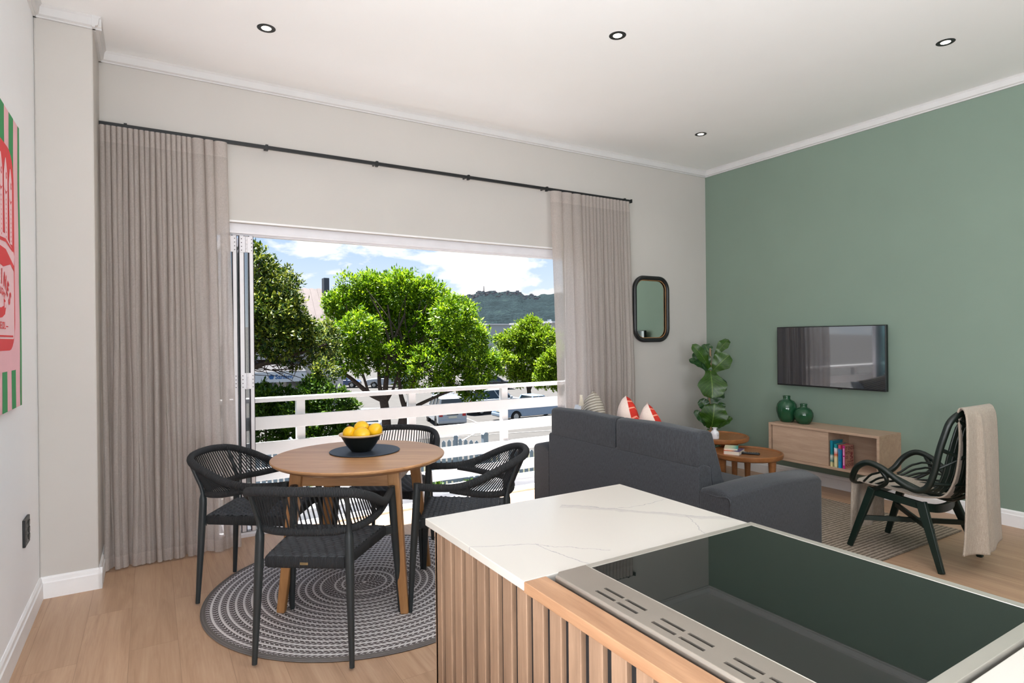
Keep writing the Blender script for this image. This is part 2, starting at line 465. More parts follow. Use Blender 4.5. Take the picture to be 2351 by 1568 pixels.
M['leafR'] = m_leaf('lime_leaves', ['#46640e', '#6c8a14', '#98ae2a', '#587812'], .4)
M['leafG'] = m_leaf('garden_shrub_leaves', ['#203c0a', '#35540e', '#587216'], .25)
M['bark'] = plain('grey_brown_bark', '#4a3c34', .9, nz=.3, nzs=14, bmp=.5, bs=30)
M['asphalt'] = plain('pale_asphalt', '#484644', .95, nz=.1, nzs=1.2)
M['lawn'] = plain('garden_gravel', '#454537', .95, nz=.3, nzs=3)
M['linew'] = plain('white_road_paint', '#7d7b78', .8)
M['deck'] = plain('white_deck_screed', '#ececee', .7, nz=.03)
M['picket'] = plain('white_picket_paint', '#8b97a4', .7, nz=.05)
M['rooftin'] = None
# ================================================================ ROOM
XL, YC, XC, YW, XG, ZC = -.552, 4.285, -.276, 4.758, 5.534, 3.365
YB = -2.6
def S(name, mb, m, **k):
    o = mb.build(name, m, **k); o['kind'] = 'structure'; return o
S('floor', MB().box(XL-.2, YB-.2, -.12, XG+.2, 4.93, 0), M['floor'], smooth=0)
S('ceiling', MB().box(XL-.2, YB-.2, ZC, XG+.2, 4.958, ZC+.15), M['ceil'], smooth=0)
mb = MB().box(XL-.2, .9, 0, XL, 4.958, ZC).box(XL-.2, YB-.2, 0, XL, -2.2, ZC).box(XL-.2, -2.2, 0, XL, .9, .45).box(XL-.2, -2.2, 2.6, XL, .9, ZC)
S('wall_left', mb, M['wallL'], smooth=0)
mb = MB().box(XL-.12, -2.2, .45, XL-.06, .9, .52).box(XL-.12, -2.2, 2.53, XL-.06, .9, 2.6)
for y in (-2.2, -1.19, -.15, .84): mb.box(XL-.12, y, .52, XL-.06, y+.06, 2.53)
S('added_side_window', mb, M['alu'], smooth=0)  # invented opening in the unseen wall, put in for the side fill lamp
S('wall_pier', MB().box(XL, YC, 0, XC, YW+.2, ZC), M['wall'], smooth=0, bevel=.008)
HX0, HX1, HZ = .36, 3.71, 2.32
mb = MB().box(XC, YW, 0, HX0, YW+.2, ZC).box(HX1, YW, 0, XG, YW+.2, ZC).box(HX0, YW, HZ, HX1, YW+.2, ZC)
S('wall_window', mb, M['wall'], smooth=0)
S('wall_right', MB().box(XG, YB-.2, 0, XG+.2, YW+.2, ZC), M['green'], smooth=0)
# back wall of the kitchen behind the camera
mb = MB().box(XL, YB-.2, 0, -.42, YB, ZC).box(1.30, YB-.2, 0, XG, YB, ZC).box(-.42, YB-.2, 2.5, 1.30, YB, ZC)
S('added_rear_door', MB().box(-.42, YB-.12, 0, -.36, YB-.06, 2.5).box(.41, YB-.12, 0, .47, YB-.06, 2.5).box(1.24, YB-.12, 0, 1.30, YB-.06, 2.5).box(-.42, YB-.12, 2.44, 1.30, YB-.06, 2.5), M['alu'], smooth=0)  # glazed door added out of view to let in the rear fill lamp
S('wall_back', mb, plain('kitchen_green_wall', '#3c4640', .7), smooth=0)

# cornice (stepped), one trim per wall
def cornice(name, a, b, nx, ny, ext=(0, 0)):
    # runs a->b on the wall face, projecting along (nx,ny)
    ax, ay = a; bx, by = b; L = math.hypot(bx-ax, by-ay); dx, dy = (bx-ax)/L, (by-ay)/L
    ax -= dx*ext[0]; ay -= dy*ext[0]; L += ext[0]+ext[1]
    prof = [(0, 3.297), (.014, 3.297), (.014, 3.305), (.028, 3.312), (.034, 3.352), (.045, ZC), (0, ZC)]
    mb = MB().prism(prof, (ax, ay, 0), (nx, ny, 0), (0, 0, 1), (dx*L, dy*L, 0))
    S(name, mb, M['cornice'], smooth=0)
cornice('trim_1', (XL, YB), (XL, YC), 1, 0)
cornice('trim_2', (XL, YC), (XC, YC), 0, -1, (0, .045))
cornice('trim_3', (XC, YC), (XC, YW), 1, 0, (.045, 0))
cornice('trim_4', (XC, YW), (XG, YW), 0, -1)
cornice('trim_5', (XG, YW), (XG, YB), -1, 0)
def skirting(name, a, b, nx, ny, ext=(0, 0)):
    ax, ay = a; bx, by = b; L = math.hypot(bx-ax, by-ay); dx, dy = (bx-ax)/L, (by-ay)/L
    ax -= dx*ext[0]; ay -= dy*ext[0]; L += ext[0]+ext[1]
    prof = [(0, 0), (.018, 0), (.018, .088), (.013, .094), (.011, .112), (.004, .122), (0, .122)]
    S(name, MB().prism(prof, (ax, ay, 0), (nx, ny, 0), (0, 0, 1), (dx*L, dy*L, 0)), M['trim'], smooth=0)
skirting('baseboard_left', (XL, YB), (XL, YC), 1, 0)
skirting('baseboard_pier', (XL, YC), (XC, YC), 0, -1, (0, .018))
skirting('baseboard_pier_side', (XC, YC), (XC, YW), 1, 0, (.018, 0))
skirting('baseboard_window', (XC, YW), (HX0, YW), 0, -1)
skirting('baseboard_window_right', (HX1, YW), (XG, YW), 0, -1)
skirting('baseboard_right', (XG, YW), (XG, YB), -1, 0)

# opening lining + aluminium frame
mb = MB().box(HX0, YW-.012, HZ, HX1, YW, HZ+.012).box(HX1, YW-.012, 0, HX1+.012, YW, HZ+.012)
S('trim_6', mb, M['trim'], smooth=0)
fr = empty('door_1', (0, 0, 0), kind='structure')
mb = MB().box(HX0, 4.80, 2.262, HX1, 4.90, HZ).box(HX0, 4.785, 2.245, HX1, 4.80, 2.262).box(HX0, 4.83, 2.235, HX1, 4.87, 2.262)
mb.box(3.64, 4.80, 0, HX1, 4.90, 2.262).box(3.60, 4.82, 0, 3.64, 4.88, 2.262).box(3.567, 4.835, .03, 3.60, 4.865, 2.25)
mb.box(HX0, 4.80, 0, HX0+.05, 4.90, 2.262)
mb.build('door_frame', M['alu'], fr, smooth=0, bevel=.002)
mb = MB().box(HX0, 4.79, 0, HX1, 4.91, .018).box(HX0, 4.81, .018, HX1, 4.825, .03).box(HX0, 4.86, .018, HX1, 4.875, .03).box(HX0, 4.91, -.03, HX1, 4.97, .006)
mb.build('threshold_track', M['alu'], fr, smooth=0)
# folded leaves
lx = [(.449, .478), (.522, .547), (.567, .596), (.635, .660)]
for i, (a, b) in enumerate(lx):
    lf = empty('folding_door_leaf', (0, 0, 0), label=['white folding door leaf nearest the left curtain', 'white folding door leaf, second from the left curtain', 'white folding door leaf, third from the left curtain', 'white folding door leaf nearest the garden view'][i], cat='door leaf', group=None)
    y0, y1 = 4.815, 5.36; z0, z1 = .035, 2.235
    mb = MB().box(a, y0, z0, b, y0+.055, z1).box(a, y1-.055, z0, b, y1, z1).box(a, y0+.055, z0, b, y1-.055, z0+.07).box(a, y0+.055, z1-.07, b, y1-.055, z1)
    mb.build('leaf_frame', M['alu'], lf, smooth=0, bevel=.002)
    c = (a+b)/2
    MB().box(c-.004, y0+.05, z0+.06, c+.004, y1-.05, z1-.06).build('glass_pane', M['pane'], lf, smooth=0)
    s = 1 if i % 2 == 0 else -1; e = b if s > 0 else a
    MB().box(min(e, e+s*.005), y0+.001, z0, max(e, e+s*.005), y0+.03, z1).box((a if s > 0 else b)-.0035, y0+.001, z0, (a if s > 0 else b)+.0035, y0+.03, z1).build('rubber_seal', M['gasket'], lf, smooth=0)
for i, (x0, x1) in enumerate(((lx[0][0]+.004, lx[1][1]-.004), (lx[2][0]+.004, lx[3][1]-.004))):
    for k, zz in enumerate((2.11, 1.095, .09)):
        mb = MB().box(x0, 4.807, zz, x1, 4.815, zz+.118)
        cx = (x0+x1)/2
        for q in range(4): mb.tube([(cx, 4.801, zz+.004+q*.029), (cx, 4.801, zz+.029+q*.029)], .0085, 10)
        for q in range(4):
            for sx in (-.033, .036):
                mb.tube([(cx+sx, 4.8075, zz+.015+q*.028), (cx+sx, 4.8045, zz+.015+q*.028)], .0035, 8, mi=1)
        which = ['nearest the curtain', 'nearest the view'][i]; lv = ['top', 'middle', 'bottom'][k]
        o = mb.build('door_hinge', [M['alu'], M['gasket']], fr, smooth=40)

# ================================================================ SOCKET, PAINTING
sk = empty('wall_socket', (XL, 3.835, .505), label='dark double power socket on the white left wall near the pier', cat='socket')
MB().box(0, -.06, -.068, .012, .075, .068).build('faceplate', M['blackm'], sk, smooth=0, bevel=.003)
mb = MB()
for z in (.035, 0, -.035): mb.box(.012, -.04, z-.009, .0135, .0, z+.009).box(.012, .02, z-.012, .016, .05, z+.012)
mb.build('switches', M['plastic'], sk, smooth=0)

pt = empty('canvas_print', (XL, 0, 0), label='large canvas print of a red sardine tin on green and pink stripes', cat='wall art')
mats = [plain('print_pink', '#f2b9c2', .6), plain('print_green', '#1f9150', .6), plain('print_red', '#e0353b', .6), plain('print_light_pink', '#f6cdd3', .6), plain('print_peach', '#efa49c', .6), plain('canvas_edge', '#7fb894', .7)]
Y0, Y1, Z0, Z1 = 2.70, 3.660, 1.157, 2.478
mb = MB().box(.002, Y0, Z0, .022, Y1, Z1, 0)
U = (0, 1, 0); V = (0, 0, 1)
def P(y0, z0, y1, z1, lay, mi): mb.flat([(y0, z0), (y1, z0), (y1, z1), (y0, z1)], (.022+lay*.0006, 0, 0), U, V, mi)
def blob(poly, lay, mi): mb.flat(poly, (.022+lay*.0006, 0, 0), U, V, mi)
sx = 3.18
def wav(y, z): return y+.006*sin(z*5)+.004*sin(z*13+y*9)
for (a, b) in ((3.615, 3.655), (3.415, 3.512), (3.215, 3.318), (3.02, 3.12), (2.86, 2.94), (2.71, 2.76)):
    n = 16; L = [(wav(a, Z0+(Z1-Z0)*i/n), Z0+(Z1-Z0)*i/n) for i in range(n+1)]; R_ = [(wav(b, Z0+(Z1-Z0)*i/n), Z0+(Z1-Z0)*i/n) for i in range(n, -1, -1)]
    if b > 3.65: R_ = [(min(y, Y1), z) for y, z in R_]
    blob(L+R_, 1, 1)
def rr(y0, z0, y1, z1, r, n=6):
    out = []
    for (cx, cz, a0) in ((y1-r, z0+r, -90), (y1-r, z1-r, 0), (y0+r, z1-r, 90), (y0+r, z0+r, 180)):
        for k in range(n+1):
            a = radians(a0+90*k/n); out.append((cx+r*cos(a), cz+r*sin(a)))
    return out
blob(rr(2.80, 1.33, 3.545, 2.20, .05), 2, 0)
blob(rr(2.86, 1.42, 3.500, 2.31, .13), 3, 2)
blob(rr(2.885, 1.47, 3.478, 1.84, .03), 4, 3)
blob(rr(2.885, 1.90, 3.478, 2.275, .11), 4, 2)
blob([(2.88, 1.84), (3.3, 1.85), (3.478, 1.80), (3.49, 1.845), (3.478, 1.86), (3.3, 1.92), (2.88, 1.92)], 5, 3)
blob([(3.0, 1.79), (3.25, 1.775), (3.40, 1.80), (3.478, 1.775), (3.478, 1.80), (3.30, 1.855), (3.0, 1.86)], 6, 2)
blob([(3.1, 1.875), (3.3, 1.885), (3.45, 1.86), (3.46, 1.868), (3.3, 1.90), (3.1, 1.89)], 6, 2)
def fish(cy, top, bot, w):
    pts = []; n = 14
    def half(t): return w*(.15+.85*min(1, (t*5)**.8 if t < .2 else 1))*(1-.35*max(0, t-.3))
    for i in range(n+1): t = i/n; pts.append((cy+half(t)/2, top+(bot-top)*t))
    for i in range(n, -1, -1): t = i/n; pts.append((cy-half(t)/2, top+(bot-top)*t))
    blob(pts[::-1], 6, 3)
    blob([(cy+.012+.010*cos(a), top-.075+.016*sin(a)) for a in [2*pi*k/12 for k in range(12)]], 7, 2)
    blob([(cy+.012+.004*cos(a), top-.075+.007*sin(a)) for a in [2*pi*k/10 for k in range(10)]], 8, 3)
    zc = top-.125; blob([(cy-w*.42, zc-.01), (cy, zc-.035), (cy+w*.42, zc-.01), (cy, zc-.022)], 7, 2)
    for q in range(9): P(cy-.004, zc-.06-q*.02, cy+.004, zc-.052-q*.02, 7, 2)
fish(3.415, 2.225, 1.89, .070); fish(3.315, 2.25, 1.90, .075); fish(3.215, 2.25, 1.90, .075); fish(3.115, 2.25, 1.90, .075); fish(3.015, 2.25, 1.90, .07); fish(2.93, 2.20, 1.90, .05)
word = 'SARDINES'; n = len(word)
for i, ch in enumerate(word):
    t = (i-(n-1)/2)/((n-1)/2); a = t*1.0
    y = sx+.215*sin(a)*1.05; z = 1.545+.185*cos(a)*1.0
    mb.text(ch, .088, (.0262, y, z), U, V, 2, rot=-a*.75, sx=.8, bold=.003)
word = 'CAUGHT'
for i, ch in enumerate(word):
    t = (i-2.5)/2.5; a = .12+t*.42
    mb.text(ch, .04, (.0262, sx+.145*sin(a)*1.2, 1.525+.145*cos(a)), U, V, 2, rot=-a*.8, bold=.001)
blob([(3.10, 1.575), (3.15, 1.555), (3.22, 1.56), (3.275, 1.575), (3.30, 1.61), (3.285, 1.635), (3.25, 1.64), (3.255, 1.61), (3.20, 1.60), (3.13, 1.60)], 5, 2)
blob([(3.262, 1.60), (3.29, 1.605), (3.283, 1.628), (3.262, 1.625)], 6, 3)
mb.text('\u2014 OLIVE OIL \u2014', .042, (.0262, sx, 1.525), U, V, 2, bold=.001)
P(2.93, 1.478, 3.44, 1.486, 6, 2)
o = mb.build('printed_canvas', mats, pt, smooth=0)

# ================================================================ CEILING DOWNLIGHTS
dl0 = empty('ceiling_downlight', (.623, 3.893, ZC), group='recessed black ceiling downlights', cat='downlight')
MB().lathe([(.028, .004), (.030, -.002), (.050, -.003), (.054, -.0005), (.054, .0)], 28, caps=False).build('trim_ring', M['blackm'], dl0)
MB().lathe([(.0, -.001), (.028, -.0012)], 20, caps=False).build('lamp_lens', emit('downlight_lens', '#fff2dd', 9), dl0)
spots = [(.623, 3.893, 'black ringed downlight in the ceiling above the left curtain'),
         (2.549, 2.877, 'black ringed downlight in the middle of the ceiling'),
         (4.474, 1.859, 'black ringed downlight in the ceiling nearest the top right corner of the photo'),
         (4.464, 3.884, 'black ringed downlight in the ceiling above the coffee tables')]
extra = [(.6, .9), (2.5, .9), (.6, -1.0), (2.5, -1.0), (4.47, -.2), (4.47, -1.6)]  # unseen downlights added behind the viewpoint to brighten the room
for i, t in enumerate(spots+extra):
    x, y = t[0], t[1]
    o = dl0 if i == 0 else copy_tree(dl0)
    o.location = (x, y, ZC)
    o['label'] = t[2] if len(t) > 2 else 'added fill downlight in the unseen ceiling behind the viewpoint'
    l = bpy.data.lights.new('downlight_beam', 'SPOT'); l.energy = 12 if i < 4 else 30
    l.spot_size = radians(135); l.spot_blend = .9; l.shadow_soft_size = .05; l.color = (1, .96, .9)
    lo = bpy.data.objects.new('downlight_beam', l); COL.objects.link(lo); lo.location = (x, y, ZC-.012)

# ================================================================ CURTAINS
rail = empty('curtain_rail', (0, 0, 0), label='thin black curtain rail above the sliding doors', cat='curtain rail')
MB().box(XC+.003, 4.648, 2.855, 4.281, 4.672, 2.880).build('track', M['blackm'], rail, smooth=0, bevel=.003)
MB().box(4.281, 4.642, 2.849, 4.295, 4.678, 2.886).build('end_cap', M['blackm'], rail, smooth=0, bevel=.003)
for x in (-.129, .739, 1.568, 2.393, 3.226, 4.20):
    MB().box(x-.009, 4.644, 2.845, x+.009, 4.676, 2.886).box(x-.006, 4.66, 2.870, x+.006, YW, 2.882).build('bracket', M['blackm'], rail, smooth=0)

def curtain(name, label, folds, zb, drift):
    # folds: list of fold edges in x at the top; between edges the cloth bulges toward the room
    xs = folds; n = len(xs)-1; nu = n*12; nv = 44
    def fn(u, v):
        t = u*n; i = min(int(t), n-1); f = t-i
        z = zb+(2.846-zb)*v
        w = xs[i+1]-xs[i]
        x = xs[i]+w*(f-.16*sin(2*pi*f)*(1 if w < .06 else .4))
        amp = min(.055, .034+w*.35)
        dn = 1-v
        # lower down the folds relax, wander and widen
        x += drift(x, dn) + .010*dn*sin(i*2.4+v*3) + .006*dn*sin(i*1.1+v*9)
        g1 = abs(sin(pi*f))**.6
        tt = t/2.1+.35*sin(t*.55+1); g2 = abs(sin(pi*tt))**.7
        kk = min(1, dn*1.7)
        y = 4.640 - (amp+.008)*g1*(1-.6*kk) - .080*g2*kk - .012*kk
        z -= .006*sin(pi*f)*(1-dn)
        return (x, y, z)
    mb = MB().grid(fn, nu, nv)
    o = mb.build(name, M['curtain'], smooth=75)
    tag(o, label, 'curtain'); return o
f = [-.268+.0305*i for i in range(18)] + [.330, .385, .475]
curtain('linen_curtain', 'long pale linen curtain bunched at the left beside the pier', f, .012, lambda x, d: .04*d*(x+.27)/.75)
f = [3.25, 3.37, 3.49, 3.60] + [3.60+.0435*(i+1) for i in range(14)]
curtain('linen_curtain', 'pale linen curtain at the right rail end beside the rounded mirror', f, .012, lambda x, d: .0*d)

# ================================================================ WALL MIRROR
mr = empty('wall_mirror', (4.638, YW, 1.755), label='tall rounded black framed mirror on the wall beside the right curtain', cat='mirror')
def rpath(w, h, r, y, n=8):
    return [(x, y, z) for (x, z) in [(p[0], p[1]) for p in [(q[0], q[1]) for q in rr(-w/2, -h/2, w/2, h/2, r, n)]]]
MB().tube(rpath(.480, .670, .125, -.024), .0235, 10, closed=True, flat=1.0).build('outer_frame', M['blackm'], mr)
MB().tube(rpath(.430, .620, .102, -.024), .0045, 8, closed=True).build('inner_rim', wood('mirror_rim', '#8a5f3a', '#b98a5c', 'z'), mr)
MB().flat([(p[0], p[1]) for p in rr(-.22, -.315, .22, .315, .105, 8)], (0, -.012, 0), (1, 0, 0), (0, 0, 1)).build('mirror_glass', M['mirror'], mr, smooth=0)
MB().flat([(p[0], p[1]) for p in rr(-.24, -.335, .24, .335, .12, 8)][::-1], (0, -.004, 0), (1, 0, 0), (0, 0, 1)).build('backing', M['blackm'], mr, smooth=0)

# ================================================================ KITCHEN ISLAND
isl = empty('kitchen_island', (0, 0, 0), label='kitchen island base clad in vertical oak slats under the worktop', cat='kitchen island')
IX0, IX1, IY1, IY0 = .705, 1.425, 1.610, -1.15
MB().box(IX0+.013, IY0, .0, IX1, IY1-.013, .8955).build('cabinet_body', M['blackm'], isl, smooth=0)
mb = MB()
y = 1.606
while y > IY0:
    mb.box(IX0, y-.0405, .0, IX0+.016, y, .8955); y -= .0647
mb.build('oak_slats', M['oak'], isl, smooth=0, bevel=.0015, seg=1)
mb = MB(); x = IX0
while x < IX1-.04:
    mb.box(x, IY1-.016, 0, x+.0405, IY1, .8955); x += .0647
mb.build('oak_end_slats', M['oak'], isl, smooth=0, bevel=.0015, seg=1)
# worktop far and near slabs
wt = MB().box(.690, 1.100, .899, 1.4475, 1.645, .920)
tag(wt.build('worktop', M['quartz'], smooth=0, bevel=.0018), 'white marble veined worktop slab in front of the glass hob', 'worktop')
wt = MB().box(.690, IY0-.02, .899, 1.4475, .415, .920)
tag(wt.build('worktop', M['quartz'], smooth=0, bevel=.0018), 'plain white worktop slab at the lower right corner of the photo', 'worktop')
tag(MB().box(.690, .415, .896, .748, 1.0985, .920).build('oak_edge_trim', M['oaktrim'], smooth=0, bevel=.0015), 'honey oak edging strip between the worktop and the steel hob vent', 'trim')
# hob
hb = empty('glass_hob', (0, 0, 0), label='large black glass hob with steel vented strip set into the island', cat='hob')
mb = MB()
# steel vent strip with real slots (grid of quads leaving holes)
sy = [1.086]; slots = []
for (a, b) in ((.966, .908), (.901, .844), (.805, .748), (.739, .684), (.643, .587), (.577, .521)): slots.append((a, b))
sxs = [(.7795, .7875), (.8025, .8105)]
x0, x1 = .757, .850; zt = .927
ys = [1.075]
for a, b in slots: ys += [a, b]
ys.append(.430)
for j in range(len(ys)-1):
    ya, yb = ys[j], ys[j+1]; is_slot = j % 2 == 1
    xsn = [x0+.006, .7795, .7875, .8025, .8105, x1]
    for i in range(5):
        if is_slot and i in (1, 3): continue
        mb.add([(xsn[i], yb, zt), (xsn[i+1], yb, zt), (xsn[i+1], ya, zt), (xsn[i], ya, zt)], [(0, 1, 2, 3)])
    if is_slot:
        for i in (1, 3):
            a, b = xsn[i], xsn[i+1]
            mb.add([(a, ya, zt), (b, ya, zt), (b, yb, zt), (a, yb, zt), (a, ya, zt-.012), (b, ya, zt-.012), (b, yb, zt-.012), (a, yb, zt-.012)],
                   [(0, 4, 5, 1), (1, 5, 6, 2), (2, 6, 7, 3), (3, 7, 4, 0)])
# rolled outer edge
def edge(path, z0=.9205):
    pass
n = 6; prof = [(x0+.006-.006*sin(k/n*pi/2), zt-.006+.006*cos(k/n*pi/2)) for k in range(n+1)] + [(x0, .912)]
for k in range(len(prof)-1):
    (xa, za), (xb, zb) = prof[k], prof[k+1]
    mb.add([(xa, 1.075, za), (xa, .430, za), (xb, .430, zb), (xb, 1.075, zb)], [(0, 3, 2, 1)])
mb.add([(x0+.006, 1.075, zt), (x1, 1.075, zt), (x1, 1.088, zt), (x0+.019, 1.088, zt)], [(0, 1, 2, 3)])
mb.add([(x0+.019, 1.088, zt), (x1, 1.088, zt), (x1, 1.090, .914), (x0+.016, 1.090, .914)], [(0, 1, 2, 3)])
mb.add([(x0+.006, 1.075, zt), (x0+.019, 1.088, zt), (x0+.016, 1.090, .912), (x0, 1.075, .912)], [(0, 1, 2, 3)])
mb.build('steel_vent_strip', M['chrome'], hb, smooth=50)
MB().box(.765, .435, .905, .848, 1.07, .908).build('vent_duct', M['near_black'], hb, smooth=0)  # near-black plate closing the slots from below
mb = MB().box(.850, 1.068, .9, 1.440, 1.088, .9275).box(1.416, .43, .9, 1.440, 1.068, .9275).box(.850, .420, .9, 1.440, .444, .9275).box(.850, .44, .9, .853, 1.07, .9275)
mb.build('steel_frame', M['steel2'], hb, smooth=0, bevel=.0012)
MB().box(.853, .444, .9, 1.416, 1.068, .9265).build('glass_surface', M['hob'], hb, smooth=0)

# ================================================================ DINING TABLE
TR = radians(-33.4)
tb = empty('dining_table', (1.035, 3.433, 0), TR, label='round acacia wood dining table on four splayed legs', cat='table')
MB().lathe([(0, .748), (.44, .748), (.475, .762), (.488, .772), (.490, .780), (.486, .785), (0, .785)], 72, caps=False).build('tabletop', M['teak'], tb, smooth=30)
A = .255
mb = MB()
for sgn in (1, -1):
    mb.box(-A, sgn*A-.012, .665, A, sgn*A+.012, .748)
    mb.box(sgn*A-.012, -A, .665, sgn*A+.012, A, .748)
mb.build('apron', M['teak'], tb, smooth=0, bevel=.002)
for sx_, sy_ in ((-1, -1), (1, -1), (1, 1), (-1, 1)):
    MB().bar((sx_*.33, sy_*.33, 0.012), (sx_*.262, sy_*.262, .748), .042, .036, .066, .05, side=(1, 0, 0)).build('leg', M['teakz'], tb, smooth=0, bevel=.006, seg=3)

# placemat + bowl + lemons
MC = (1.090, 3.510)
pm = MB().lathe([(0, .7855), (.19, .7855), (.203, .7875), (.206, .790), (.203, .7925), (.195, .7915)] + [(r/1000, .7912+(.0012 if (r//6) % 2 else 0)) for r in range(190, 0, -6)] + [(0, .7912)], 64, c=(MC[0], MC[1], 0), caps=False)
tag(pm.build('placemat', plain('navy_woven_mat', '#27303c', .55, bmp=.3, bs=300), smooth=40), 'round dark woven placemat under the fruit bowl', 'placemat')
bw = empty('fruit_bowl', (1.065, 3.500, .7925), label='black ceramic bowl with cream rim holding lemons', cat='bowl')
outer = [(0, 0), (.055, 0), (.062, .006), (.085, .035), (.107, .072), (.117, .092), (.128, .098)]
inner = [(.123, .104), (.112, .096), (.100, .07), (.075, .035), (.05, .018), (0, .014)]
MB().lathe(outer, 48, caps=False).build('bowl_body', plain('black_glaze_bowl', '#121513', .3), bw, smooth=60)
MB().lathe([(.117, .092), (.128, .096), (.131, .101), (.127, .105), (.119, .102)], 48, caps=False).build('rim', plain('cream_glaze', '#c9ad88', .35), bw, smooth=60)
MB().lathe([(.119, .102)]+inner[1:], 48, caps=False).build('bowl_lining', plain('cream_glaze_inside', '#d6bfa2', .4), bw, smooth=60)
lemon_m = plain('lemon_peel', '#e8b81c', .38, nz=.08, nzs=20, bmp=.35, bs=260)
prof = [(0, -.043), (.006, -.041), (.012, -.036), (.022, -.029), (.030, -.014), (.033, 0), (.030, .014), (.022, .028), (.012, .036), (.006, .040), (0, .041)]
lem = MB().lathe(prof, 24, caps=False).build('lemon', lemon_m, smooth=60)
pos = [((-.066, -.012, .107), (.9, .4, .3), 'leftmost lemon in the black bowl', 1.0), ((-.005, .030, .128), (1.2, .2, .8), 'largest lemon at the back top of the pile in the bowl', 1.15),
       ((.020, -.060, .106), (1.5, .1, 1.2), 'front centre lemon lying along the bowl rim', 1.08), ((.080, .015, .118), (.5, .9, 0), 'rounder orange toned lemon at the right of the bowl', 1.08),
       ((-.02, -.02, .075), (1.2, 0, 0), 'lemon half buried beneath the others in the bowl', 1.0)]
# right axis of the view is roughly (.855,-.52)
for i, (p, r, lb, s_) in enumerate(pos):
    o = lem if i == 0 else lem.copy()
    if i: COL.objects.link(o)
    a, b, c = p
    o.location = (1.065+a*.855+b*.52, 3.500-a*.52+b*.855, .7925+c)
    o.rotation_euler = (r[0], r[1], r[2]-.54); o.scale = (s_*1.2, s_*1.2, s_*1.2)
    tag(o, lb, 'lemon', 'lemons in the bowl')

# round rug
rg = MB().lathe([(0, 0.0005), (.862, .0005), (.868, .005), (.862, .0105), (.84, .012), (0, .012)], 120, caps=False).build('round_rug', M['rug'], smooth=40)
rg.location = (1.073, 3.49, 0); tag(rg, 'round grey and white braided rug beneath the dining table', 'rug')

